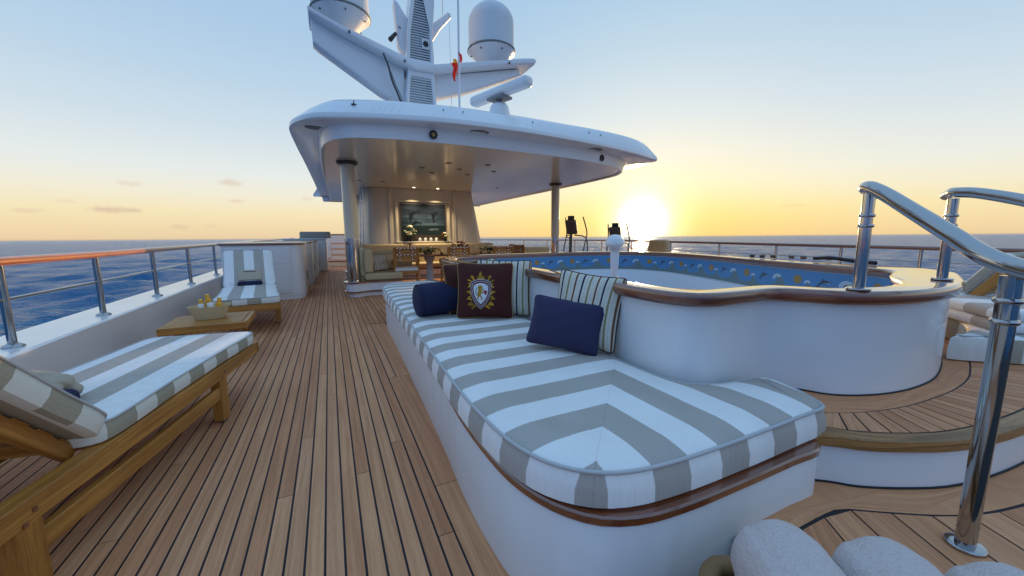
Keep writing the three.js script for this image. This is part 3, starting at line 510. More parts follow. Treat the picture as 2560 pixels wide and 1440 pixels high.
// ---------------------------------------------------------------- scatter cushions on the sunpad
function pillowGeo(w, h, t, pinch = 0.06, n = 22, seedv = 1) {
  const pos = [], uv = [], idx = [], m = n + 1;
  for (const s of [1, -1]) for (let j = 0; j < m; j++) for (let i = 0; i < m; i++) {
    const u = i / n * 2 - 1, v = j / n * 2 - 1, U = Math.sin(u * Math.PI / 2), W = Math.sin(v * Math.PI / 2);
    const cr = 1 - 0.05 * Math.pow(U * U * W * W, 5), x = w / 2 * U * (1 - pinch * (1 - W * W)) * cr, y = h / 2 * W * (1 - pinch * (1 - U * U)) * cr;
    const f = Math.pow((1 - U * U) * (1 - W * W), 0.42), wr = (0.07 * Math.sin(U * 5 + seedv * 3 + W * 2) + 0.05 * Math.sin(W * 9 - U * 6 + seedv * 5)) * (1 - U * U * W * W) * f + 0.10 * Math.sin((U + W * 0.4) * 16 + seedv) * Math.pow(Math.abs(U * W), 2) * Math.pow(f, 0.5);
    pos.push(x, y, s * t / 2 * (f + wr * 0.6)); uv.push(s > 0 ? U / 2 + 0.5 : 0.5 - U / 2, W / 2 + 0.5);
  }
  for (const s of [0, 1]) for (let j = 0; j < n; j++) for (let i = 0; i < n; i++) { const a = s * m * m + j * m + i, b = a + 1, c = a + m, d = c + 1; s ? idx.push(a, d, b, a, c, d) : idx.push(a, b, d, a, d, c); }
  const g = new THREE.BufferGeometry(); g.setAttribute('position', new THREE.Float32BufferAttribute(pos, 3)); g.setAttribute('uv', new THREE.Float32BufferAttribute(uv, 2)); g.setIndex(idx); g.computeVertexNormals(); return g;
}
function pillowEdge(w, h, pinch, r) {
  const p = [], k = 18; const f = (U, W) => { const cr = 1 - 0.05 * Math.pow(U * U * W * W, 5); return [w / 2 * U * (1 - pinch * (1 - W * W)) * cr, h / 2 * W * (1 - pinch * (1 - U * U)) * cr, 0]; };
  for (let i = 0; i < k; i++) p.push(f(-1 + 2 * i / k, -1)); for (let i = 0; i < k; i++) p.push(f(1, -1 + 2 * i / k)); for (let i = 0; i < k; i++) p.push(f(1 - 2 * i / k, 1)); for (let i = 0; i < k; i++) p.push(f(-1, 1 - 2 * i / k));
  return tube(p, r, 160, 7, true);
}
// pillow whose lower edge rests at pos; face turned by yaw about y, leaning back by tilt, rolled in its plane
function pillow(name, label, pos, w, h, t, mat, pipeMat, yaw, tilt, roll = 0, pinch = 0.06, turnStripes = false) {
  const o = thing(name, label, 'cushion', pos, yaw), mx = new THREE.Matrix4().makeRotationX(-tilt).multiply(new THREE.Matrix4().makeRotationZ(roll));
  let g = pillowGeo(w, h, t, pinch, 22, w * 7 + h); const e = pillowEdge(w, h, pinch, 0.0055);
  for (const q of [g, e]) { q.translate(0, h / 2 * (1 - 0.02), 0); q.applyMatrix4(mx); }
  g.computeBoundingBox(); const dy = 0.012 - g.boundingBox.min.y; g.translate(0, dy, 0); e.translate(0, dy, 0);
  mk('cover', g, mat, o); mk('piping', e, pipeMat, o); return o;
}
{
  const S = 0.503;
  pillow('crest_cushion', 'burgundy cushion embroidered with a gold heraldic crest', [1.075, S, -2.70], 0.45, 0.45, 0.17, M.crest, M.gold, -0.42, 0.16, -0.02, 0.07);
  pillow('burgundy_cushion', 'plain burgundy cushion behind the navy bolster', [1.07, S, -3.04], 0.44, 0.43, 0.17, M.burgundy, M.gold, 0.35, 0.12, 0.06, 0.07);
  pillow('striped_cushion', 'striped cushion partly hidden behind the crest cushion', [1.255, S, -2.74], 0.46, 0.46, 0.16, M.pin, M.darkPiping, -0.50, 0.1, -0.02, 0.06);
  pillow('striped_cushion', 'striped cushion leaning at the far end of the pile near the rim', [1.21, S, -3.18], 0.42, 0.42, 0.14, M.pin, M.darkPiping, -0.5, 0.15, 0.12, 0.06);
  pillow('striped_cushion', 'striped cushion with brown piping behind the purple navy cushion', [1.262, S, -1.70], 0.40, 0.43, 0.15, M.pin, P({ color: rgb(0.07, 0.035, 0.03), roughness: 0.8 }), -0.98, 0.20, -0.10, 0.08);
  pillow('navy_cushion', 'flat purple navy cushion leaning on the brown piped striped cushion', [1.125, S, -1.70], 0.42, 0.285, 0.14, M.navyDull, M.navyDull, -0.86, 0.34, -0.10, 0.07);
  const b = thing('bolster', 'round navy bolster cushion lying on the sunpad', 'bolster', [0.60, S + 0.145, -3.02], 0.12);
  const L = 0.5, R = 0.135, pr = [[0, 0], [0.07, 0.002], [0.11, 0.01], [0.13, 0.03], [R, 0.06], [R + 0.003, L / 2], [R, L - 0.06], [0.13, L - 0.03], [0.11, L - 0.01], [0, L]];
  const g = lathe(pr, 40); g.rotateZ(-Math.PI / 2); mk('cover', boxUV(g), M.navy, b);
  mk('piping', (() => { const q = new THREE.TorusGeometry(0.128, 0.005, 6, 40); q.rotateY(Math.PI / 2); q.translate(0.022, 0, 0); return q; })(), M.navy, b);
}

// ---------------------------------------------------------------- sun loungers
function loungerCushion(w, L, th, parent, name, mat4) {
  const o = spline([[-w / 2 + 0.03, -L / 2], [w / 2 - 0.03, -L / 2], [w / 2, -L / 2 + 0.03], [w / 2, L / 2 - 0.03], [w / 2 - 0.03, L / 2], [-w / 2 + 0.03, L / 2], [-w / 2, L / 2 - 0.03], [-w / 2, -L / 2 + 0.03]].flatMap((p, i, a) => { const q = a[(i + 1) % a.length]; return i % 2 ? [p] : [p, [lerp(p[0], q[0], 0.33), lerp(p[1], q[1], 0.33)], [lerp(p[0], q[0], 0.67), lerp(p[1], q[1], 0.67)]]; }), 120);
  const c = mk(name, (() => { const g = loft([[inset(o, 0.006), th - 0.006], [inset(o, 0.02), th + 0.003], [inset(o, 0.06), th + 0.012], [inset(o, 0.12), th + 0.017]], { top: true, crease: 1, planar: (x, z) => [(x + w / 2) / w, z / w] }); g.applyMatrix4(mat4); return g; })(), M.stripe, parent);
  const e = loft([[inset(o, 0.02), 0.0], [inset(o, 0.002), 0.008], [inset(o, -0.004), th * 0.5], [inset(o, 0.002), th - 0.008], [inset(o, 0.006), th - 0.005]], { bottom: true, crease: 0.9 }); const uv = e.attributes.uv; for (let k = 0; k < uv.count; k++) uv.setXY(k, uv.getX(k) / 0.29, uv.getY(k) / 0.1); e.applyMatrix4(mat4); mk('boxing', e, M.stripeEdge, c);
  const pp = tube(inset(o, 0.001).filter((_, i) => i % 2 === 0).map(([x, z]) => [x, th - 0.003, z]), 0.005, 160, 6, true); pp.applyMatrix4(mat4); mk('piping', pp, M.welt, c);
  return c;
}
function lounger(label, pos, turn, tilt) { // foot end at -z, head at +z
  const t = thing('sun_lounger', label, 'sun lounger', pos, turn, 'teak sun loungers'), w = 0.68, hw = w / 2, f = M.lounger;
  for (const s of [-1, 1]) {
    mk('side_rail', beam([s * (hw - 0.033), 0.322, -0.97], [s * (hw - 0.033), 0.322, 1.15], 0.066, 0.082), f, t);
    mk('stretcher', beam([s * (hw - 0.024), 0.198, -0.36], [s * (hw - 0.024), 0.198, 0.86], 0.03, 0.075), f, t);
    for (const z of [-0.40, 0.86]) { const l = mk('leg', box(0.058, 0.30, 0.085, s * (hw - 0.031), 0.165, z, 0.006), f, t); mk('foot', at(new THREE.CylinderGeometry(0.016, 0.02, 0.016, 14), s * (hw - 0.026), 0.008, z), M.steelDark, l); for (const [dy, dz] of [[0.155, -0.018], [0.125, 0.018]]) mk('bolt_plug', at(new THREE.CylinderGeometry(0.009, 0.009, 0.004, 14).rotateZ(Math.PI / 2), s * (hw + 0.0012), 0.165 + dy, z + dz), M.varnish, l); }
  }
  mk('end_rail', beam([-hw + 0.0, 0.322, -0.965], [hw, 0.322, -0.965], 0.046, 0.084), f, t);
  mk('end_rail', beam([-hw + 0.04, 0.30, 1.13], [hw - 0.04, 0.30, 1.13], 0.04, 0.06), f, t);
  for (let i = 0; i < 12; i++) mk('slat', box(w - 0.14, 0.018, 0.075, 0, 0.348, -0.87 + i * 0.122, 0.004), f, t);
  const mB = new THREE.Matrix4().makeTranslation(0, 0.362, 0.535).multiply(new THREE.Matrix4().makeRotationX(-tilt));
  const bf = new THREE.Group(); bf.name = 'backrest'; t.add(bf);
  for (const s of [-1, 1]) { const g = beam([s * (hw - 0.11), -0.022, 0.0], [s * (hw - 0.11), -0.022, 0.74], 0.034, 0.055); g.applyMatrix4(mB); mk('backrest_rail', g, f, bf); }
  for (let i = 0; i < 7; i++) { const g = box(w - 0.19, 0.016, 0.07, 0, 0.004, 0.05 + i * 0.108, 0.004); g.applyMatrix4(mB); mk('slat', g, f, bf); }
  for (const s of [-1, 1]) { const a = V(s * (hw - 0.1), -0.03, 0.46).applyMatrix4(mB); mk('prop', beam([a.x, a.y, a.z], [a.x, 0.31, a.z - 0.02], 0.025, 0.03), f, t); }
  loungerCushion(w - 0.03, 1.51, 0.085, t, 'seat_cushion', new THREE.Matrix4().makeTranslation(0, 0.364, -0.205));
  const mC = mB.clone().multiply(new THREE.Matrix4().makeTranslation(0, 0.016, 0.40)); loungerCushion(w - 0.03, 0.76, 0.085, t, 'back_cushion', mC);
  return { t, mB };
}
const L1 = lounger('nearest teak sun lounger with striped cushion at the port bulwark', [-1.06, 0, -2.50], -0.185, 0.80);
const L2 = lounger('teak sun lounger set in front of the white bar cabinet', [-1.05, 0, -6.31], Math.PI + 0.13, 0.78);
function onObj(t, x, y, z) { const p = V(x, y, z); t.updateMatrixWorld(true); return p.applyMatrix4(t.matrixWorld).toArray(); }
{ // crumpled towel with a small navy pillow on the near lounger
  const o = thing('crumpled_towel', 'crumpled beige towel on the nearest lounger', 'towel', onObj(L1.t, -0.10, 0.455, 0.30), -0.10);
  const g = new THREE.SphereGeometry(1, 96, 64), p = g.attributes.position;
  for (let i = 0; i < p.count; i++) { let x = p.getX(i), y = p.getY(i), z = p.getZ(i); const r = 1 + 0.05 * Math.sin(5 * x + 3 * y) + 0.04 * Math.sin(7 * z + 4 * x) + 0.03 * Math.sin(6 * y - 4 * z + 2 * x) - 0.10 * Math.pow(Math.abs(Math.sin(4.2 * x + 1.2 * Math.sin(3 * z))), 14); const f = 1 + 0.06 * Math.sin(5 * x + 3 * Math.sin(3 * y + 2 * z)) + 0.035 * Math.sin(9 * z + 5 * y + 3 * x); p.setXYZ(i, x * 0.20 * r * f, Math.max(0.0, (y * 0.085) * r * f + 0.07), z * 0.115 * r * f); }
  g.computeVertexNormals(); mk('cloth', g, M.towelTan, o);
  const nv = thing('navy_headrest', 'small navy pillow tucked under the crumpled beige towel', 'cushion', onObj(L1.t, 0.0, 0.462, 0.37), -0.12); mk('cover', box(0.27, 0.075, 0.12, 0, 0.036, 0, 0.034, 4), M.navy, nv);
  // folded towel and dark pillow on the far lounger
  const q = (y, z) => V(0, y, z).applyMatrix4(L2.mB);
  const a = q(0.115, 0.17), tw = thing('folded_towel', 'folded beige towel propped on the far lounger', 'towel', onObj(L2.t, a.x, a.y - 0.02, a.z), Math.PI + 0.13);
  const fg = box(0.30, 0.035, 0.20, 0, 0.0, 0, 0.014, 3); fg.rotateX(-0.8); mk('cloth', at(fg, 0, 0.06, 0.03), M.towelTan, tw);
  const eg = box(0.16, 0.002, 0.012, 0, 0.0185, 0.06, 0); eg.rotateX(-0.8); mk('embroidery', at(eg, 0, 0.06, 0.03), M.darkPiping, tw);
  const b = q(0.115, 0.04); const pg = thing('dark_headrest', 'narrow dark navy pillow below the folded towel on the far lounger', 'cushion', onObj(L2.t, b.x, b.y + 0.0, b.z - 0.03), Math.PI + 0.13); mk('cover', box(0.31, 0.075, 0.09, 0, 0.02, 0, 0.03, 4), M.navy, pg);
}
{ // low slatted table between the loungers
  const t = thing('side_table', 'low slatted teak table between the two loungers', 'table', [-1.06, 0, -4.40], 0.03), f = M.lounger;
  for (const s of [-1, 1]) { mk('frame_rail', beam([-0.32, 0.365, s * 0.27], [0.32, 0.365, s * 0.27], 0.05, 0.07, [0, 1, 0], 0.012), f, t); mk('frame_rail', beam([s * 0.30, 0.365, -0.243], [s * 0.30, 0.365, 0.243], 0.04, 0.066), f, t); }
  for (let i = 0; i < 9; i++) mk('slat', box(0.556, 0.02, 0.048, 0, 0.391, -0.215 + i * 0.0538, 0.003), f, t);
  for (const s of [-1, 1]) { for (const e of [-1, 1]) mk('leg', beam([s * 0.26, 0.0, e * 0.25], [s * 0.26, 0.34, -e * 0.08], 0.03, 0.042), f, t); mk('leg_stretcher', beam([s * 0.235, 0.07, -0.19], [s * 0.235, 0.07, 0.19], 0.02, 0.04), f, t); }
}
{ // straw basket with sun lotion bottles
  const t = thing('straw_basket', 'pale straw basket of lotion bottles on the teak table', 'basket', [-1.07, 0.402, -4.44], 0.06);
  const ring = (w, d) => spline([[-w, -d * 0.6], [-w * 0.7, -d], [w * 0.7, -d], [w, -d * 0.6], [w * 1.05, 0], [w, d * 0.6], [w * 0.7, d], [-w * 0.7, d], [-w, d * 0.6], [-w * 1.05, 0]], 60);
  const lip = (o, a) => o; mk('body', loft([[ring(0.105, 0.075), 0], [ring(0.125, 0.092), 0.05], [ring(0.143, 0.104), 0.105], [ring(0.152, 0.11), 0.122], [ring(0.146, 0.104), 0.122], [ring(0.12, 0.088), 0.05], [ring(0.1, 0.07), 0.008]], { bottom: true, top: true, crease: 0.7 }), M.straw, t);
  const bottle = (x, z, h, label, capC, bodyC) => { const b = thing('lotion_bottle', label, 'bottle', [-1.07 + x, 0.413, -4.44 + z], rr(-0.5, 0.5), 'sun lotion bottles'); h *= 0.9; mk('body', lathe([[0, 0], [0.022, 0], [0.025, 0.006], [0.025, h * 0.68], [0.022, h * 0.78], [0.014, h * 0.82], [0, h * 0.82]], 20), bodyC, b); mk('cap', at(lathe([[0.016, 0], [0.018, 0.003], [0.018, h * 0.2], [0.014, h * 0.23], [0, h * 0.23]], 18), 0, h * 0.815, 0), capC, b); return b; };
  bottle(-0.055, 0.03, 0.19, 'white lotion bottle with yellow cap in the straw basket', M.yellow, M.bottleWhite);
  bottle(-0.015, -0.02, 0.23, 'tallest orange lotion bottle in the straw basket', M.yellow, M.yellow);
  bottle(0.03, 0.03, 0.20, 'white lotion bottle leaning beside the orange bottles', M.yellow, M.bottleWhite).rotation.z = 0.14;
  bottle(0.055, -0.03, 0.19, 'short orange lotion bottle behind the white ones', M.yellow, M.yellow).rotation.z = -0.12;
}

// ---------------------------------------------------------------- white bar cabinets down the port side
function cabinet(label, x0, x1, z0, z1, h, doors, detailed) {
  const t = thing('deck_cabinet', label, 'cabinet', [(x0 + x1) / 2, 0, (z0 + z1) / 2], 0, 'white deck cabinets'), w = x1 - x0, d = z0 - z1, r = 0.2, hw = w / 2, hd = d / 2;
  const arc = (cx, cz, a0, a1, rad) => Array.from({ length: 9 }, (_, i) => { const a = lerp(a0, a1, i / 8); return [cx + Math.cos(a) * rad, cz + Math.sin(a) * rad]; });
  const o = [[-hw, hd], ...arc(hw - r, hd - r, Math.PI / 2, 0, r), ...arc(hw - r, -hd + r, 0, -Math.PI / 2, r), [-hw, -hd]];
  mk('carcass', loft([[inset(o, 0.015), 0.0], [inset(o, 0.015), 0.07], [o, 0.075], [o, h - 0.045]], { top: true, crease: 0.5 }), M.white, t);
  mk('teak_top', loft([[inset(o, 0.0), h - 0.045], [inset(o, -0.03), h - 0.042], [inset(o, -0.035), h - 0.022], [inset(o, -0.03), h - 0.004], [inset(o, -0.02), h]], { top: true, bottom: true, crease: 0.6 }), M.varnish, t);
  for (const [a, b] of doors) {
    const dr = mk('door', box(b - a - 0.012, h - 0.22, 0.02, (a + b) / 2, h / 2 + 0.02, hd + 0.011, 0.006), M.white, t);
    if (detailed) { mk('door_panel', box(b - a - 0.10, h * 0.44, 0.008, (a + b) / 2, h / 2 - 0.13, hd + 0.0235, 0.004), M.white, dr); mk('door_panel', box(b - a - 0.10, h * 0.2, 0.008, (a + b) / 2, h / 2 + 0.26, hd + 0.0235, 0.004), M.white, dr); }
    mk('handle', box(0.03, 0.07, 0.014, a + 0.045, h * 0.28, hd + 0.028, 0.004), M.black, dr);
  }
  const dz = 0.1; mk('side_latch', box(0.014, 0.05, 0.03, hw + 0.006, h * 0.45, dz, 0.004), M.chrome, t); mk('side_latch', box(0.014, 0.16, 0.012, hw + 0.006, h * 0.36, dz - 0.1, 0.004), M.steelDark, t);
  if (detailed) mk('hinge', box(0.02, 0.05, 0.05, hw + 0.006, 0.1, -hd * 0.2, 0.006), M.chrome, t);
  return t;
}
cabinet('nearest white bar cabinet with teak top behind the far lounger', -1.74, -0.46, -8.25, -10.0, 1.085, [[-0.60, -0.10], [-0.08, 0.42]], true);
cabinet('second white deck cabinet with teak top in the port row', -1.82, -0.40, -10.55, -12.2, 1.09, [[-0.5, 0.4]], false);
cabinet('third white deck cabinet with teak top in the port row', -1.86, -0.34, -12.6, -14.6, 1.10, [[-0.5, 0.4]], false);
{
  const c4 = thing('life_raft_locker', 'farthest white locker under the taupe covered box', 'locker', [-0.75, 0, -15.6]); mk('body', box(1.35, 1.12, 1.5, 0, 0.56, 0, 0.06, 3), M.white, c4); mk('lid', box(1.38, 0.05, 1.54, 0, 1.146, 0, 0.02, 2), M.white, c4);
  const b = thing('covered_box', 'taupe covered box on the farthest white locker', 'box', [-0.42, 1.172, -15.7]); mk('cover', box(1.0, 0.24, 0.9, 0, 0.12, 0, 0.06, 4), M.cover, b); mk('hem', box(1.03, 0.03, 0.93, 0, 0.015, 0, 0.01), M.cover, b);
  const s = thing('forward_step', 'teak topped step crossing the deck far forward', 'step', [0.3, 0, -17.2]); mk('riser', box(2.2, 0.2, 3, 0, 0.1, -1.5, 0.01), M.whiteMatt, s); mk('nosing', box(2.24, 0.05, 0.10, 0, 0.222, 0.0, 0.012), M.varnish, s); for (let i = 0; i < 22; i++) mk('plank', box(0.094, 0.024, 2.9, -1.05 + i * 0.1, 0.212, -1.51, 0), M.deck[i % 9], s);
  const bh = thing('forward_bulkhead', 'white bulkhead at the forward end of the side deck', 'bulkhead', [1.2, 0.22, -20.0]); mk('panel', box(3.2, 1.12, 0.2, 0.2, 0.56, 0, 0.03, 2), M.white, bh); mk('capping', box(3.24, 0.04, 0.26, 0.2, 1.14, 0, 0.012), M.varnish, bh); const ps = mk('porthole', at(new THREE.CylinderGeometry(0.09, 0.09, 0.03, 24).rotateX(Math.PI / 2), -0.42, 0.86, 0.105), M.black, bh); mk('trim', at(new THREE.TorusGeometry(0.09, 0.012, 8, 28), -0.42, 0.86, 0.12), M.chrome, ps);
  const st = thing('forward_stairs', 'small white stairs with teak treads at the forward bulkhead', 'stairs', [0.06, 0.22, -18.9]); for (let i = 0; i < 3; i++) { mk('tread', box(0.62, 0.035, 0.3, 0.3, 0.2 + i * 0.26, -i * 0.3, 0.008), M.deck[2], st); mk('riser', box(0.62, 0.2, 0.28, 0.3, 0.09 + i * 0.26, -i * 0.3 - 0.02, 0.008), M.white, st); } for (const s2 of [0, 0.6]) mk('grab_rail', tube([[s2, 0.1, 0.16], [s2, 0.75, 0.16], [s2, 0.85, 0.05], [s2, 0.88, -0.4]], 0.016, 30, 8), M.chrome, st);
}

// ---------------------------------------------------------------- hardtop roof
const ceilO = [[0.3, -16.7], [0.2, -16.5], [0.18, -16], [0.1, -13], [0.02, -10], [0.0, -8], [0.02, -6.95], [0.12, -6.45], [0.38, -6.10], [1.05, -5.91], [2.0, -5.86], [3.05, -5.90], [3.9, -5.96], [4.75, -6.08], [5.5, -6.35], [6.05, -6.75], [6.32, -7.4], [6.38, -9.2], [6.34, -12], [6.26, -16], [6.22, -16.5], [6.1, -16.7]];
const noseO = [[0.0, -17.1], [-0.2, -16.8], [-0.21, -16.2], [-0.28, -13], [-0.36, -10], [-0.42, -8.2], [-0.44, -6.9], [-0.30, -6.42], [0.0, -6.06], [0.78, -5.76], [1.75, -5.56], [2.87, -5.53], [3.85, -5.62], [4.78, -5.76], [5.65, -5.96], [6.45, -6.22], [6.80, -6.55], [6.84, -9.0], [6.8, -12], [6.7, -16.2], [6.6, -16.8], [6.4, -17.1]];
const topO = [[0.2, -16.8], [0.05, -16.6], [0.04, -16.1], [-0.02, -13], [-0.10, -10], [-0.14, -8.4], [-0.12, -7.25], [0.0, -6.80], [0.27, -6.40], [0.95, -6.12], [1.9, -5.96], [2.95, -5.94], [3.9, -5.98], [4.7, -6.02], [5.5, -6.13], [6.2, -6.35], [6.5, -6.75], [6.54, -9.0], [6.5, -12], [6.4, -16.1], [6.35, -16.6], [6.2, -16.8]];
const N = 200, resample = (o) => { // same parameter for every ring so that they can be stacked
  const c = new THREE.CatmullRomCurve3(o.map(([x, z]) => V(x, 0, z)), true, 'catmullrom', 0.4); return Array.from({ length: N }, (_, i) => { const p = c.getPoint(i / N); return [p.x, p.z]; });
};
const ring = (a, b, t) => a.map(([x, z], i) => [lerp(x, b[i][0], t), lerp(z, b[i][1], t)]);
const cE = resample(ceilO), nE = resample(noseO), tE = resample(topO);
{
  const t = thing('hardtop_roof', 'large white hardtop roof over the dining area', 'roof'); t.userData.kind = 'thing';
  mk('edge', loft([[ring(cE, nE, -0.06), 2.625], [cE, 2.60], [ring(cE, nE, 0.06), 2.602], [ring(cE, nE, 0.16), 2.79], [ring(cE, nE, 0.22), 2.80], [ring(cE, nE, 0.9), 2.812], [ring(cE, nE, 0.99), 2.832], [nE, 2.86], [ring(nE, tE, 0.03), 2.90], [ring(nE, tE, 0.65), 3.12], [ring(nE, tE, 0.88), 3.185], [tE, 3.20]], { top: true, crease: 0.55 }), M.white, t);
  mk('ceiling', loft([[ring(cE, nE, -0.02), 2.63], [ring(cE, nE, -0.02), 2.64]], { bottom: true }), M.ceiling, t);
  // recessed downlights, the two over the picture are on
  for (const [x, z, on] of [[2.34, -11.3, 1], [3.05, -11.3, 1], [1.87, -8.13, 0], [2.22, -8.68, 0], [2.25, -7.45, 0], [2.65, -8.0, 0], [3.05, -8.62, 0], [3.04, -7.33, 0], [3.45, -7.97, 0], [1.38, -10.52, 0], [0.8, -10.54, 0], [4.67, -10.52, 0]]) {
    const d = mk('downlight', at(lathe([[0, -0.004], [0.04, -0.004], [0.055, -0.008], [0.058, 0], [0, 0]], 24), x, 2.629, z), on ? M.chrome : M.lampOff, t);
    if (on) { mk('lens', at(new THREE.CylinderGeometry(0.036, 0.036, 0.006, 20), x, 2.622, z), M.lampOn, d); const l = new THREE.SpotLight(new THREE.Color().setRGB(1, 0.8, 0.5), 10, 0, 0.85, 0.6); l.position.set(x, 2.612, z); l.target.position.set(x, 0, z - 0.15); l.castShadow = true; l.shadow.radius = 1.5; scene.add(l, l.target); }
  }
  const oval = (x, z, y, rot = 0) => { const g = lathe([[0, -0.003], [0.105, -0.003], [0.125, -0.008], [0.13, 0], [0, 0]], 30); g.rotateX(0); g.scale(1.25, 1, 0.75); mk('soffit_lamp', at(g, x, y, z), M.grey, t); };
  oval(-0.05, -6.55, 2.803); oval(2.25, -5.74, 2.805); oval(4.68, -5.93, 2.805);
  const sp = mk('loudspeaker', at(lathe([[0, 0.012], [0.03, 0.016], [0.07, 0.004], [0.085, 0.02], [0.1, 0.022], [0.105, 0]], 32).scale(0.62, 0.62, 0.62).rotateX(Math.PI / 2), 1.53, 2.705, -5.82), M.black, t); mk('cone', at(lathe([[0, 0.018], [0.034, 0.012], [0.05, 0]], 20).scale(0.6, 0.6, 0.6).rotateX(Math.PI / 2), 1.53, 2.705, -5.812), M.gold, sp);
  mk('loudspeaker', at(lathe([[0, 0.012], [0.03, 0.016], [0.07, 0.004], [0.085, 0.02], [0.1, 0.022], [0.105, 0]], 32).scale(0.62, 0.62, 0.62).rotateX(Math.PI / 2).rotateY(0.25), 4.98, 2.705, -6.10), M.black, t);
  // small tie-down cleats along the upper edge
  for (const [x, z, y] of [[0.45, -6.06, 3.06], [1.68, -5.80, 3.04], [1.98, -5.77, 3.04], [3.2, -5.76, 3.04], [4.45, -5.86, 3.04], [4.75, -5.90, 3.04], [6.35, -6.34, 3.04], [-0.32, -8.2, 3.0]]) mk('cleat', merge([at(box(0.07, 0.018, 0.03, 0, 0, 0, 0.006), x, y, z), rod([x, y - 0.01, z], [x, y + 0.035, z + 0.05], 0.012, 0.006, 8)]), M.steelDark, t);
}
// pillars
function pillar(label, x, z, r, mat) {
  const t = thing('roof_pillar', label, 'pillar', [x, 0, z]); t.userData.kind = 'thing';
  mk('shaft', rod([0, 0.3, 0], [0, 2.6, 0], r, r, 32), M.chrome, t); mk('sleeve', rod([0, 1.16, 0], [0, 2.59, 0], r + 0.006, r + 0.006, 32), mat, t);
  mk('collar', at(lathe([[r, -0.05], [r + 0.05, -0.045], [r + 0.07, -0.02], [r + 0.07, 0], [r, 0]], 36), 0, 2.622, 0), M.steelDark, t);
  return t;
}
pillar('cream topped chrome pillar beside the beige sofa', 0.42, -8.15, 0.125, P({ color: rgb(0.76, 0.64, 0.44), roughness: 0.25, clearcoat: 0.8, clearcoatRoughness: 0.1 }));
pillar('slim cream pillar behind the far side of the whirlpool', 5.82, -9.1, 0.11, P({ color: rgb(0.62, 0.54, 0.38), roughness: 0.3, clearcoat: 0.6 }));

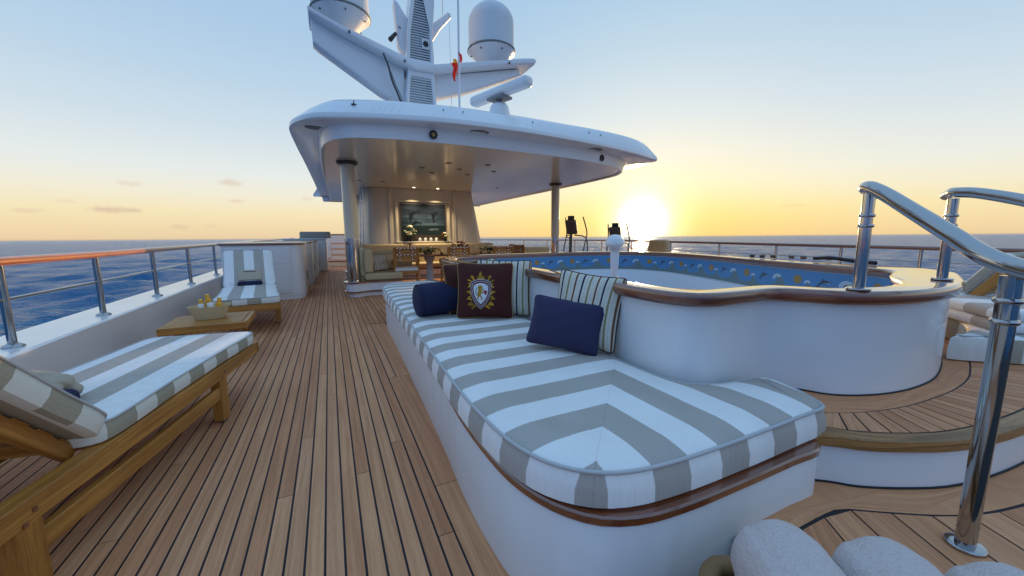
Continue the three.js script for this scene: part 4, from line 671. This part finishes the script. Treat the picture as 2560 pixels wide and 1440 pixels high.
// ---------------------------------------------------------------- mast, domes, aerials
{
  const Z = -13, t = thing('radar_mast', 'tall white mast column with louvred front and side wings', 'mast', [0, 0, Z]);
  const col = [[2.42, 3.2], [3.46, 3.2], [3.45, 5.6], [3.40, 6.5], [3.42, 6.9], [3.38, 7.5], [3.47, 8.3], [3.55, 9.2], [3.6, 10.2], [2.98, 10.2], [2.86, 9.2], [2.74, 8.4], [2.60, 7.5], [2.55, 6.7], [2.56, 6.3], [2.46, 5.6]];
  const upper = [[2.66, 6.74], [3.29, 6.74], [3.27, 7.5], [3.36, 8.35], [3.45, 9.2], [3.0, 9.2], [2.86, 8.35], [2.71, 7.5]], lower = [[2.58, 3.6], [3.34, 3.6], [3.32, 5.6], [3.28, 6.2], [2.66, 6.2], [2.6, 5.6]];
  mk('column', at(extrude(col, 0.5, 0.05, [upper, lower]), 0, 0, 0.2), M.white, t); mk('column_back', at(extrude(col, 0.42, 0.05), 0, 0, -0.25), M.white, t);
  const arm = (pts, d) => mk('wing', extrude(pts, d, 0.06), M.white, t);
  arm([[-0.12, 7.50], [-0.10, 7.36], [-0.02, 7.32], [0.8, 7.0], [2.2, 6.52], [2.8, 6.36], [3.4, 6.40], [4.2, 6.62], [6.6, 7.22], [7.05, 7.30], [7.12, 7.40], [7.04, 7.50], [6.6, 7.42], [4.4, 6.88], [3.4, 6.64], [2.7, 6.64], [2.2, 6.78], [0.8, 7.18]], 1.15);
  arm([[-0.06, 7.36], [-0.04, 6.72], [0.1, 6.62], [1.81, 5.60], [2.5, 5.40], [2.5, 6.45], [0.8, 7.02]], 0.5);
  arm([[3.4, 6.45], [3.4, 5.70], [4.6, 6.10], [6.65, 6.98], [6.6, 7.2], [4.4, 6.66]], 0.45);
  arm([[2.58, 6.9], [2.36, 7.15], [2.26, 8.38], [2.32, 8.48], [2.42, 8.40], [2.72, 7.95], [2.7, 7.2]], 0.3);
  arm([[3.42, 7.62], [3.42, 8.0], [3.98, 8.50], [4.10, 8.50], [4.12, 8.38], [3.75, 7.95], [3.46, 7.5]], 0.3);
  const slatG = new Map(), slat = (x0, x1, y) => { const k = (x1 - x0).toFixed(2); if (!slatG.has(k)) { const g = box(x1 - x0 + 0.02, 0.05, 0.012, 0, 0, 0, 0); g.rotateX(-0.7); slatG.set(k, g); } const m = mk('louvre_slat', slatG.get(k), M.whiteMatt, t); m.position.set((x0 + x1) / 2, y, 0.415); };
  const gx = (y) => [y < 7.5 ? lerp(2.66, 2.71, (y - 6.74) / 0.76) : y < 8.35 ? lerp(2.71, 2.86, (y - 7.5) / 0.85) : lerp(2.86, 3.0, (y - 8.35) / 0.85), y < 7.5 ? lerp(3.29, 3.27, (y - 6.74) / 0.76) : y < 8.35 ? lerp(3.27, 3.36, (y - 7.5) / 0.85) : lerp(3.36, 3.45, (y - 8.35) / 0.85)];
  for (let y = 6.79; y < 9.18; y += 0.0745) slat(...gx(y), y);
  for (let y = 4.0; y < 6.18; y += 0.0745) slat(2.6, 3.32, y);
  const vp = mk('vent_plate', box(0.24, 0.3, 0.02, 3.15, 7.21, 0.452, 0.006), M.whiteMatt, t); mk('vent_pipe', at(new THREE.CylinderGeometry(0.085, 0.085, 0.05, 28).rotateX(Math.PI / 2), 3.15, 7.21, 0.45), M.black, vp);
  mk('mast_lamp', at(lathe([[0, 0.04], [0.03, 0.03], [0.035, 0]], 14), 2.42, 7.66, 0.17), M.lampOff, t);
  mk('horn', rod([2.30, 7.5, 0.1], [2.10, 7.2, 0.3], 0.05, 0.07, 16), M.black, t);
  mk('cable', tube([[1.83, 6.62, 0.6], [1.95, 6.3, 0.62], [2.05, 5.9, 0.6], [2.2, 5.55, 0.58], [2.3, 5.3, 0.55]], 0.03, 40, 8), M.steelDark, t); mk('cable', tube([[2.02, 6.15, 0.6], [2.12, 5.85, 0.62], [2.28, 5.5, 0.6], [2.36, 5.25, 0.55]], 0.018, 40, 8), M.grey, t);
  mk('strut', rod([1.95, 3.2, 0], [1.95, 5.62, 0], 0.07, 0.07, 14), M.white, t);
  for (const [x, y] of [[0.92, 7.02], [2.45, 6.52], [6.0, 7.12]]) mk('fitting', rod([x, y, 0.58], [x, y, 0.66], 0.03, 0.03, 10), M.steelDark, t);
}
function dome(label, x, y, r, z) {
  const t = thing('satellite_dome', label, 'satellite dome', [x, y, z], 0, 'satellite domes on the mast wings'), h = r * 1.05;
  mk('pedestal', lathe([[0, 0], [r * 0.36, 0], [r * 0.42, 0.06], [r * 0.80, 0.40], [r * 0.98, 0.52], [r * 1.03, 0.56], [0, 0.56]], 48), M.white, t);
  mk('gasket', lathe([[r * 1.0, 0.56], [r * 1.045, 0.565], [r * 1.045, 0.60], [r * 1.0, 0.605]], 48), M.grey, t);
  const pr = [[r * 1.0, 0.60], [r * 0.985, 0.62], [r * 0.98, 0.60 + h]]; for (let i = 1; i <= 12; i++) { const a = i / 12 * Math.PI / 2; pr.push([r * 0.98 * Math.cos(a), 0.60 + h + r * 0.85 * Math.sin(a)]); }
  mk('radome', lathe(pr, 56), M.whiteMatt, t); for (let i = 0; i < 6; i++) { const a = i / 6 * 6.283 + 0.4; mk('bolt', rod([Math.cos(a) * r * 0.86, 0.44, Math.sin(a) * r * 0.86], [Math.cos(a) * r * 0.91, 0.42, Math.sin(a) * r * 0.91], 0.022, 0.022, 8), M.steelDark, t); }
}
dome('white satellite dome on the port mast wing, cut by the picture top', 0.76, 7.12, 0.80, -13);
dome('white satellite dome with rounded top on the starboard mast wing', 5.60, 7.06, 0.81, -13);
{
  const r = thing('radar_scanner', 'white radar scanner bar on the roof edge', 'radar', [3.07, 3.2, -6.78]);
  mk('pedestal', lathe([[0, 0.46], [0.13, 0.45], [0.17, 0.40], [0.22, 0.2], [0.26, 0.17], [0.27, 0.02], [0.25, 0], [0, 0]], 36), M.white, r);
  const bar = box(0.24, 0.19, 1.55, 0, 0.66, 0, 0.08, 4); bar.rotateY(0.34); mk('scanner_bar', bar, M.white, r);
  const br = box(0.3, 0.05, 0.4, 0, 0.545, 0, 0.012); br.rotateY(0.34); mk('bracket', br, M.grey, r); mk('shaft', rod([0, 0.44, 0], [0, 0.54, 0], 0.06, 0.06, 16), M.grey, r);
  const a = thing('whip_aerial', 'tall thin white pole aerial rising from the roof', 'aerial', [2.68, 3.2, -8]); mk('pole', rod([0, 0, 0], [0.06, 5, 0], 0.026, 0.02, 12), M.white, a); mk('socket', rod([0, 0, 0], [0, 0.2, 0], 0.045, 0.035, 14), M.steelDark, a);
  const h = thing('signal_halyard', 'thin signal line hanging from the mast wing', 'rope'); mk('line', rod([4.05, 8.38, -12.9], [2.52, 3.2, -8.0], 0.006, 0.006, 6), M.rope, h); mk('upper_line', rod([3.86, 8.45, -13], [3.95, 11.5, -13], 0.012, 0.012, 6), M.rope, h); mk('upper_line', rod([2.30, 8.46, -13], [2.2, 11.5, -13], 0.012, 0.012, 6), M.rope, h);
  // rolled signal flag, red and gold
  const f = thing('signal_flag', 'bunched red and gold flag on the halyard by the mast', 'flag', [2.66, 4.82, -8.02]); f.scale.setScalar(0.72);
  const cloth = (w, hh, amp, ph) => { const g = new THREE.PlaneGeometry(w, hh, 14, 18), p = g.attributes.position; for (let i = 0; i < p.count; i++) { const x = p.getX(i), y = p.getY(i), tpr = 0.45 + 0.55 * smooth(-hh / 2, hh / 3, y); p.setXYZ(i, x * tpr + 0.02 * Math.sin(y * 14 + ph), y, amp * Math.sin(x * 60 + y * 7 + ph) + amp * Math.cos(y * 18 + x * 20)); } g.computeVertexNormals(); return g; };
  mk('lower_cloth', at(cloth(0.17, 0.5, 0.035, 0.4), -0.09, -0.32, 0.05), M.flag, f); mk('gold_band', at(cloth(0.15, 0.12, 0.03, 1.2), -0.085, -0.04, 0.06), M.flagGold, f); mk('upper_cloth', at(cloth(0.11, 0.26, 0.03, 2.2), 0.10, 0.10, 0.05), M.flag, f);
}

// ---------------------------------------------------------------- central casing with picture niche
{
  const t = thing('central_casing', 'cream tapered casing with picture niche under the roof', 'casing'); t.userData.kind = 'thing';
  const Zf = -11.7;
  const sh = (y) => { const k = y / 2.62; return spline([[lerp(0.88, 1.1, k), -16.2], [lerp(0.86, 1.08, k), -14], [lerp(0.90, 1.10, k), Zf - 0.35], [lerp(1.0, 1.2, k), Zf - 0.06], [lerp(1.3, 1.4, k), Zf], [2.3, Zf], [3.4, Zf], [lerp(4.42, 4.0, k), Zf], [lerp(4.75, 4.26, k), Zf - 0.05], [lerp(4.86, 4.34, k), Zf - 0.35], [lerp(4.9, 4.36, k), -14], [lerp(4.9, 4.36, k), -16.2]], 120); };
  mk('body', loft([[sh(0), 0.02], [sh(1.25), 1.25], [sh(2.62), 2.626]], { crease: 0.5 }), M.casing, t);
  mk('niche_frame', merge([box(1.62, 0.06, 0.06, 2.67, 2.27, Zf + 0.03, 0.01), box(0.06, 1.22, 0.06, 1.86, 1.64, Zf + 0.03, 0.01), box(0.06, 1.22, 0.06, 3.48, 1.64, Zf + 0.03, 0.01)]), M.casing, t);
  mk('niche_shelf', box(1.74, 0.05, 0.3, 2.67, 1.03, Zf + 0.12, 0.012), M.casing, t);
  mk('niche_pilaster', box(0.1, 2.2, 0.05, 1.70, 1.5, Zf + 0.02, 0.012), M.casing, t); mk('niche_pilaster', box(0.1, 2.2, 0.05, 3.66, 1.5, Zf + 0.02, 0.012), M.casing, t);
  const pt = thing('dolphin_painting', 'dark framed painting of leaping dolphins over the sofa', 'painting', [2.67, 1.06, Zf + 0.01]);
  const pg = new THREE.PlaneGeometry(1.32, 1.06); mk('canvas', at(pg, 0, 0.57, 0.045), M.painting, pt); mk('frame', merge([box(1.38, 0.03, 0.05, 0, 1.115, 0.03, 0.006), box(1.38, 0.03, 0.05, 0, 0.025, 0.03, 0.006), box(0.03, 1.06, 0.05, -0.675, 0.57, 0.03, 0.006), box(0.03, 1.06, 0.05, 0.675, 0.57, 0.03, 0.006)]), M.darkPiping, pt);
  const ld = thing('wall_ladder', 'slim steel ladder on the port side of the casing', 'ladder', [0.885, 0.9, -11.75]);
  for (const s of [0, 1]) mk('stile', rod([s * 0.04 - 0.06, 0, s * 0.4], [s * 0.04 + 0.04, 1.72, s * 0.4], 0.02, 0.02, 10), M.chrome, ld); for (let i = 0; i < 6; i++) mk('rung', rod([-0.05 + i * 0.017, 0.2 + i * 0.28, 0], [0.0 + i * 0.016, 0.2 + i * 0.28, 0.4], 0.014, 0.014, 8), M.chrome, ld);
}
function flowers(name, label, pos, mats, n, R, H0, vaseMat, vaseH) {
  const t = thing(name, label, 'flowers', pos); mk('vase', lathe([[0, 0], [0.05, 0], [0.075, vaseH * 0.4], [0.06, vaseH * 0.8], [0.07, vaseH], [0.06, vaseH], [0, vaseH * 0.9]], 24), vaseMat, t);
  const leafs = []; for (let i = 0; i < 40; i++) { const g = new THREE.PlaneGeometry(0.035, 0.11, 1, 2), a = rnd() * 6.28, e = rr(-0.2, 1.2); g.rotateX(e); g.rotateY(a); leafs.push(at(g, Math.sin(a) * R * rr(0.3, 1), vaseH + H0 * rr(0.1, 0.6), Math.cos(a) * R * rr(0.3, 1))); }
  const fo = mk('foliage', merge(leafs), M.leaf, t);
  for (let i = 0; i < n; i++) { const a = rnd() * 6.28, e = Math.acos(rr(0, 1)), rad = R * rr(0.7, 1), s = rr(0.028, 0.045), pet = []; for (let k = 0; k < 7; k++) { const g = new THREE.SphereGeometry(s, 6, 4); g.scale(0.75, 0.35, 0.5); g.translate(s * 0.55, 0, 0); g.rotateZ(0.5); g.rotateY(k / 7 * 6.28); pet.push(g); } const g = merge(pet); g.rotateX(rr(-0.6, 0.9)); g.rotateY(a); mk('bloom', at(g, Math.sin(a) * Math.sin(e) * rad, vaseH + 0.03 + Math.cos(e) * H0, Math.cos(a) * Math.sin(e) * rad), mats[i % mats.length], t); }
  return t;
}
flowers('white_flowers', 'white flower bouquet in a dark vase before the painting', [2.22, 1.057, -11.5], [M.petalWhite], 22, 0.2, 0.26, M.black, 0.16);
flowers('red_flowers', 'red and orange flower bowl on the dining table', [3.1, 0.765, -9.5], [M.petalRed, M.petalOrange, M.petalRed], 26, 0.24, 0.17, M.plastic, 0.08);
flowers('yellow_flowers', 'low yellow and cream flowers at the port end of the dining table', [2.2, 0.762, -9.45], [M.petalWhite, M.petalYellow, M.petalYellow], 34, 0.34, 0.07, M.brass, 0.05);
flowers('cream_flowers', 'low cream and yellow flowers at the starboard end of the dining table', [3.95, 0.762, -9.5], [M.petalYellow, M.petalWhite], 26, 0.3, 0.07, M.brass, 0.05);
for (let i = 0; i < 4; i++) tag(mk('glass_jar', at(lathe([[0, 0], [0.04, 0], [0.045, 0.01], [0.045, 0.07], [0.03, 0.085], [0.032, 0.1], [0, 0.1]], 20), 2.5 + i * 0.17, 1.058, -11.5), M.bottleWhite), ['white jar beside the white bouquet on the niche shelf', 'second white jar from the white bouquet', 'third white jar from the white bouquet', 'white jar nearest the pale pink flowers'][i], 'jar', 'jars on the niche shelf');
flowers('pale_flowers', 'pale pink flowers at the starboard end of the niche shelf', [3.28, 1.057, -11.5], [M.petalWhite, M.petalOrange], 10, 0.1, 0.13, M.black, 0.08);
{ const c = thing('tall_candle', 'tall pale candle behind the red flowers', 'candle', [3.32, 0.765, -9.75]); mk('stick', lathe([[0, 0], [0.05, 0], [0.05, 0.012], [0.014, 0.03], [0.012, 0.14], [0.022, 0.16], [0, 0.16]], 20), M.chrome, c); mk('candle', rod([0, 0.16, 0], [0, 0.5, 0], 0.012, 0.011, 12), M.candle, c); }

// ---------------------------------------------------------------- dining banquette, table and chairs
{
  const t = thing('banquette_sofa', 'beige banquette sofa round the dining table', 'sofa');
  const pl = spline([[0.26, -8.0], [0.24, -8.22], [0.34, -8.38], [0.5, -8.45], [0.5, -9.5], [0.5, -11.6], [2.5, -11.62], [4.9, -11.6], [4.9, -10.6], [3, -10.6], [1.35, -10.6], [1.35, -9.2], [1.38, -8.2], [1.3, -7.98], [0.9, -7.96], [0.66, -7.96], [0.52, -7.86], [0.36, -7.84]], 160);
  mk('plinth', loft([[inset(pl, 0.05), 0], [inset(pl, 0.05), 0.085]], { crease: 0.8 }), M.white, t); mk('lower_trim', loft([[inset(pl, 0.04), 0.085], [inset(pl, -0.01), 0.088], [inset(pl, -0.01), 0.11], [inset(pl, 0.04), 0.113]], { crease: 0.7 }), M.varnish, t);
  mk('base', loft([[inset(pl, 0.01), 0.113], [inset(pl, 0.01), 0.27]], { crease: 0.8 }), M.white, t); mk('teak_cap', loft([[inset(pl, 0.02), 0.27], [inset(pl, -0.02), 0.273], [inset(pl, -0.02), 0.298], [inset(pl, 0.0), 0.302]], { top: true, bottom: true, crease: 0.7 }), M.varnish, t);
  mk('seat_cushion', box(0.74, 0.14, 1.55, 0.99, 0.374, -8.79, 0.04, 4), M.sofa, t); mk('seat_cushion', box(0.74, 0.14, 2.0, 0.99, 0.374, -10.58, 0.04, 4), M.sofa, t); mk('seat_cushion', box(3.4, 0.14, 0.75, 3.08, 0.374, -11.0, 0.04, 4), M.sofa, t);
  mk('back_cushion', box(0.18, 0.50, 1.5, 0.70, 0.70, -8.80, 0.06, 4), M.sofa, t); mk('back_cushion', box(0.18, 0.54, 1.9, 0.70, 0.72, -10.55, 0.06, 4), M.sofa, t);
  mk('back_cushion', box(1.05, 0.42, 0.17, 1.35, 0.66, -9.66, 0.06, 4), M.sofa, t);
  for (let i = 0; i < 3; i++) mk('back_cushion', box(1.3, 0.56, 0.2, 1.5 + i * 1.34, 0.71, -11.45, 0.06, 4), M.sofa, t);
  mk('back_panel', box(4.2, 0.62, 0.08, 2.85, 0.66, -11.6, 0.02), M.sofaDark, t);
  const cush = (l, pos, yaw, mat) => pillow('sofa_cushion', l, pos, 0.36, 0.36, 0.14, mat, M.darkPiping, yaw, 0.3);
  cush('pale striped cushion standing at the sofa arm', [1.0, 0.446, -8.55], 0.55, M.pin); cush('plain beige cushion with dark piping on the sofa', [1.18, 0.446, -8.75], 0.1, M.sofa);
}
{
  const t = thing('dining_table', 'dark topped dining table between sofa and chairs', 'table', [3.0, 0, -9.55]);
  const o = spline([[-1.35, -0.5], [-1.2, -0.62], [1.2, -0.62], [1.35, -0.5], [1.38, 0], [1.35, 0.5], [1.2, 0.62], [-1.2, 0.62], [-1.35, 0.5], [-1.38, 0]], 80);
  mk('table_top', prism(o, 0.715, 0.76, 0.012), M.varnish, t); for (const s of [-1, 1]) mk('pedestal', lathe([[0, 0], [0.26, 0], [0.26, 0.03], [0.09, 0.09], [0.075, 0.5], [0.15, 0.7], [0.15, 0.715], [0, 0.715]], 28).translate(s * 0.7, 0, 0), M.whiteMatt, t);
  const glass = (x, z, k) => { const g = lathe([[0, 0.003], [0.032, 0.002], [0.004, 0.01], [0.004, 0.085], [0.03, 0.11], [0.038, 0.145], [0.032, 0.19], [0.030, 0.19], [0.036, 0.145], [0.028, 0.112], [0, 0.095]], 18); tag(mk('wine_glass', at(g, x, 0.761, z), M.glass), 'clear wine glass set out on the dining table', 'glass', 'wine glasses on the dining table'); };
  for (let i = 0; i < 7; i++) { glass(1.85 + i * 0.4, -9.22 + rr(-0.06, 0.06)); glass(1.95 + i * 0.4, -9.9 + rr(-0.06, 0.06)); }
  for (const [x, z] of [[2.0, -9.5], [2.35, -9.62], [2.6, -9.45], [3.7, -9.5]]) tag(mk('brass_votive', at(lathe([[0, 0], [0.035, 0], [0.045, 0.03], [0.04, 0.07], [0.036, 0.07], [0.038, 0.03], [0, 0.01]], 20), x, 0.761, z), P({ color: rgb(0.75, 0.55, 0.22), metalness: 1, roughness: 0.2 })), 'small brass votive bowl on the dining table', 'bowl', 'brass bowls on the dining table');
}
function diningChair(label, pos, turn) { // faces -z
  const t = thing('dining_chair', label, 'chair', pos, turn, 'woven dining chairs'), w = 0.54, hw = w / 2, f = M.chairWood;
  for (const s of [-1, 1]) {
    mk('leg', beam([s * (hw - 0.02), 0, 0.24], [s * (hw - 0.02), 0.44, 0.2], 0.042, 0.042), f, t); mk('leg', beam([s * (hw - 0.02), 0, -0.24], [s * (hw - 0.02), 0.62, -0.22], 0.042, 0.042), f, t);
    mk('back_post', beam([s * (hw - 0.02), 0.43, 0.2], [s * (hw - 0.02), 0.95, 0.29], 0.042, 0.04), f, t);
    mk('armrest', tube([[s * (hw - 0.01), 0.66, 0.24], [s * (hw + 0.01), 0.67, 0.0], [s * (hw + 0.01), 0.655, -0.2], [s * hw, 0.58, -0.25]], 0.026, 24, 10), f, t);
  }
  const bp = box(w - 0.08, 0.30, 0.012, 0, 0.80, 0.258, 0.004); mk('back_panel', bp, f, t);
  mk('seat_frame', box(w, 0.055, 0.5, 0, 0.415, 0, 0.01), f, t); mk('seat_cushion', box(w - 0.03, 0.075, 0.48, 0, 0.48, -0.005, 0.03, 3), M.check, t);
  for (const [y, z] of [[0.66, 0.242], [0.80, 0.267], [0.935, 0.29]]) { mk('back_rail', box(w - 0.06, 0.045, 0.024, 0, y, z, 0.006), f, t); const g = new THREE.BoxGeometry(w - 0.07, 0.03, 0.006); const uv = g.attributes.uv; for (let i = 0; i < uv.count; i++) uv.setX(i, uv.getX(i) * 1.6); mk('woven_strap', at(g, 0, y + 0.004, z + 0.017), M.strap, t); }
  for (const x of [-0.13, 0.13]) { const g = new THREE.BoxGeometry(0.30, 0.034, 0.006); g.rotateZ(Math.PI / 2); g.rotateX(0.17); mk('woven_strap', at(g, x, 0.80, 0.283), M.strap, t); }
  return t;
}
diningChair('woven back dining chair nearest the beige sofa arm', [1.5, 0, -8.42], -0.12);
diningChair('woven back dining chair behind the burgundy cushion', [2.62, 0, -8.42], 0.05);
diningChair('woven back dining chair third along the near table side', [3.75, 0, -8.45], 0.05);
diningChair('woven back dining chair at the starboard end of the table', [4.9, 0, -9.2], -1.3);
diningChair('woven back dining chair by the slim cream pillar', [5.3, 0, -10.2], -1.7);
{
  const w = thing('starboard_settee', 'low beige settee behind the whirlpool to starboard', 'settee', [5.9, 0, -11.0]); mk('base', box(2.2, 0.36, 0.8, 0, 0.18, 0, 0.03, 2), M.whiteMatt, w); mk('seat_cushion', box(2.15, 0.12, 0.76, 0, 0.42, 0.0, 0.04, 3), M.sofa, w); mk('back_cushion', box(2.15, 0.4, 0.2, 0, 0.63, -0.32, 0.06, 3), M.sofa, w);
}

// ---------------------------------------------------------------- exercise machines by the starboard rail
function elliptical(label, pos, turn, s) {
  const t = thing('exercise_machine', label, 'exercise machine', pos, turn); const T = (pts, r, n = 30) => tube(pts.map((p) => p.map((q) => q * s)), r * s, n, 10);
  mk('base', merge([box(0.5 * s, 0.06 * s, 0.12 * s, 0, 0.03 * s, -0.5 * s, 0.02), box(0.5 * s, 0.06 * s, 0.12 * s, 0, 0.03 * s, 0.6 * s, 0.02), box(0.12 * s, 0.1 * s, 1.1 * s, 0, 0.06 * s, 0.05 * s, 0.03)]), M.plastic, t);
  mk('column', T([[0, 0.1, -0.35], [0, 0.7, -0.34], [0, 1.2, -0.3]], 0.05), M.plastic, t);
  const hs = box(0.26 * s, 0.40 * s, 0.75 * s, 0, 0.38 * s, -0.3 * s, 0.1 * s, 3); mk('flywheel_housing', hs, M.grey, t);
  const c = box(0.34 * s, 0.46 * s, 0.10 * s, 0, 0, 0, 0.04 * s, 3); c.rotateX(-0.45); const cn = mk('console', at(c, 0, 1.42 * s, -0.28 * s), M.plastic, t); const rk = box(0.2 * s, 0.14 * s, 0.05 * s, 0, 0, 0, 0.02); mk('console_top', at(rk, -0.02 * s, 1.68 * s, -0.38 * s), M.black, cn);
  for (const x of [-1, 1]) { mk('handle_bar', T([[x * 0.30, 0.35, -0.2], [x * 0.32, 0.8, 0.0], [x * 0.33, 1.2, 0.24], [x * 0.31, 1.45, 0.16], [x * 0.28, 1.72, -0.02]], 0.02), M.steelDark, t); mk('side_rail', T([[x * 0.1, 1.18, -0.25], [x * 0.26, 1.14, 0.1], [x * 0.27, 1.02, 0.45], [x * 0.27, 0.6, 0.55], [x * 0.27, 0.1, 0.6]], 0.02), M.steelDark, t); mk('pedal_arm', beam([x * 0.16 * s, 0.25 * s, -0.3 * s], [x * 0.16 * s, 0.16 * s, 0.6 * s], 0.05 * s, 0.05 * s), M.grey, t); }
}
elliptical('dark elliptical exercise machine standing beside the slim cream pillar', [7.05, 0, -9.9], 2.2, 1.03);
elliptical('exercise machine silhouetted against the sun behind the water spout', [6.9, 0, -7.75], 2.2, 0.86);
{ const t = thing('covered_machine', 'covered exercise bench glowing before the sun at the starboard rail', 'exercise machine', [6.9, 0, -6.35], 0.5); mk('cover', extrude([[-0.35, 0.0], [0.28, 0.0], [0.30, 1.02], [0.22, 1.08], [-0.06, 1.06], [-0.3, 0.62]], 0.4, 0.05), P({ color: rgb(0.5, 0.32, 0.12), roughness: 0.8, transmission: 0.35, thickness: 0 }), t); mk('hem', box(0.62, 0.05, 0.42, -0.03, 0.03, 0, 0.01), M.plastic, t); }

// ---------------------------------------------------------------- starboard sunpad beyond the handrails
{
  const o = spline([[3.30, -0.80], [3.36, -0.72], [3.47, -0.62], [3.8, -0.33], [3.9, -0.27], [4.9, -0.27], [5.0, -0.35], [5.0, -1.5], [4.9, -1.6], [4.5, -1.6], [4.2, -1.3], [4.05, -1.05], [3.8, -0.86], [3.45, -0.79]], 120);
  const t = thing('starboard_sunpad', 'striped sunpad cushion to starboard behind the chrome post', 'cushion'), bx = loft([[inset(o, 0.015), 0.402], [inset(o, 0.002), 0.41], [o, 0.47], [inset(o, 0.004), 0.535], [inset(o, 0.012), 0.545]], { bottom: true, crease: 0.9 }); const uv = bx.attributes.uv; for (let k = 0; k < uv.count; k++) uv.setXY(k, uv.getX(k) / 0.30, uv.getY(k));
  mk('boxing', bx, M.stripeEdge, t); mk('cover', loft([[inset(o, 0.012), 0.545], [inset(o, 0.03), 0.552], [inset(o, 0.05), 0.556]], { top: true, crease: 1, planar: (x, z) => [(x + z) / 0.65, x] }), M.stripe, t);
  const u = thing('folded_mattress', 'folded white striped mattress lying on the starboard sunpad', 'mattress', [4.15, 0.556, -0.80], 0.72); mk('lower_fold', box(1.0, 0.07, 0.55, 0, 0.035, 0, 0.03, 4), M.stripe, u); mk('upper_fold', box(1.0, 0.07, 0.55, 0.01, 0.106, 0.0, 0.03, 4), M.stripe, u);
  const l = thing('folded_lounger', 'tilted lounger back of wood and striped cloth at the starboard rail', 'lounger', [4.34, 0.56, -1.03]);
  for (const x of [0, 0.52]) mk('back_rail', beam([x, 0.0, -0.01], [x, 0.40, 0.25], 0.04, 0.06), M.lounger, l);
  const cs = box(0.56, 0.06, 0.44, 0, 0, 0, 0.02, 3); cs.rotateX(-1.0); mk('cloth_back', at(cs, 0.26, 0.26, 0.07), M.stripeEdge, l);
  for (let i = 0; i < 4; i++) mk('slat', beam([0.02, 0.06 + i * 0.095, 0.03 + i * 0.062], [0.5, 0.06 + i * 0.095, 0.03 + i * 0.062], 0.05, 0.014), M.lounger, l);
}
// ---------------------------------------------------------------- basket of rolled towels at the steps
{
  const b = thing('towel_basket', 'brown wicker basket holding rolled towels at the foot of the steps', 'basket', [0.98, 0, -0.235], -0.735);
  const ring2 = (k) => spline([[-0.30, -0.19], [0.30, -0.19], [0.325, -0.165], [0.325, 0.165], [0.30, 0.19], [-0.30, 0.19], [-0.325, 0.165], [-0.325, -0.165]].map(([x, z]) => [x * k, z * k]), 60);
  mk('body', loft([[ring2(0.86), 0], [ring2(0.92), 0.12], [ring2(0.96), 0.25], [ring2(0.93), 0.25], [ring2(0.84), 0.02]], { bottom: true, top: true, crease: 0.7 }), M.wicker, b);
  for (let i = 0; i < 7; i++) mk('woven_band', tube(ring2(0.87 + i * 0.014).filter((_, k) => k % 2 === 0).map(([x, z]) => [x, 0.03 + i * 0.034, z]), 0.015, 60, 8, true), M.wicker, b);
  mk('rim', tube(ring2(0.97).filter((_, k) => k % 2 === 0).map(([x, z]) => [x, 0.262, z]), 0.024, 80, 10, true), M.wicker, b);
  const roll = (label, x, y, z, r, L, yaw) => {
    const t = thing('towel_roll', label, 'towel', [x, y, z], yaw, 'rolled towels in the basket'); const pr = [[0, 0], [r * 0.45, 0.002], [r * 0.75, 0.012], [r * 0.93, 0.035], [r, 0.075]]; for (let i = 1; i < 24; i++) pr.push([r * (1 + 0.008 * Math.sin(i * 1.3)), 0.075 + i / 24 * (L - 0.15)]); pr.push([r, L - 0.07], [r * 0.9, L - 0.03], [r * 0.6, L - 0.008], [0, L]);
    const g = lathe(pr, 120), p = g.attributes.position; for (let i = 0; i < p.count; i++) { const a = Math.atan2(p.getZ(i), p.getX(i)), q = ((a + 2.2) / 6.2832 + 1) % 1, k = 0.97 + 0.065 * q - 0.06 * smooth(0.965, 1, q) + 0.016 * Math.sin(3 * a + p.getY(i) * 11) + 0.009 * Math.sin(7 * a + 26 * p.getY(i)) + 0.012 * Math.sin(p.getY(i) * 34 + 2 * Math.sin(a * 2)); p.setX(i, p.getX(i) * k); p.setZ(i, p.getZ(i) * k); }
    g.rotateX(Math.PI / 2); g.computeVertexNormals(); mk('roll', boxUV(mergeVerts(g)), M.towel, t);
  };
  roll('rolled pale towel nearest the sunpad bench', 0.965, 0.36, -0.49, 0.106, 0.38, -0.58);
  roll('rolled pale towel in the middle of the basket', 1.125, 0.36, -0.35, 0.106, 0.38, -0.64);
  roll('rolled pale towel nearest the chrome post', 1.27, 0.355, -0.205, 0.106, 0.38, -0.70);
}
function mergeVerts(g) { g.deleteAttribute('uv'); g.deleteAttribute('normal'); const m = mergeVertices(g, 1e-4); m.computeVertexNormals(); return m; }

scene.traverse((o) => { if (o.isMesh) { o.castShadow = true; o.receiveShadow = true; } });
renderer.render(scene, camera);
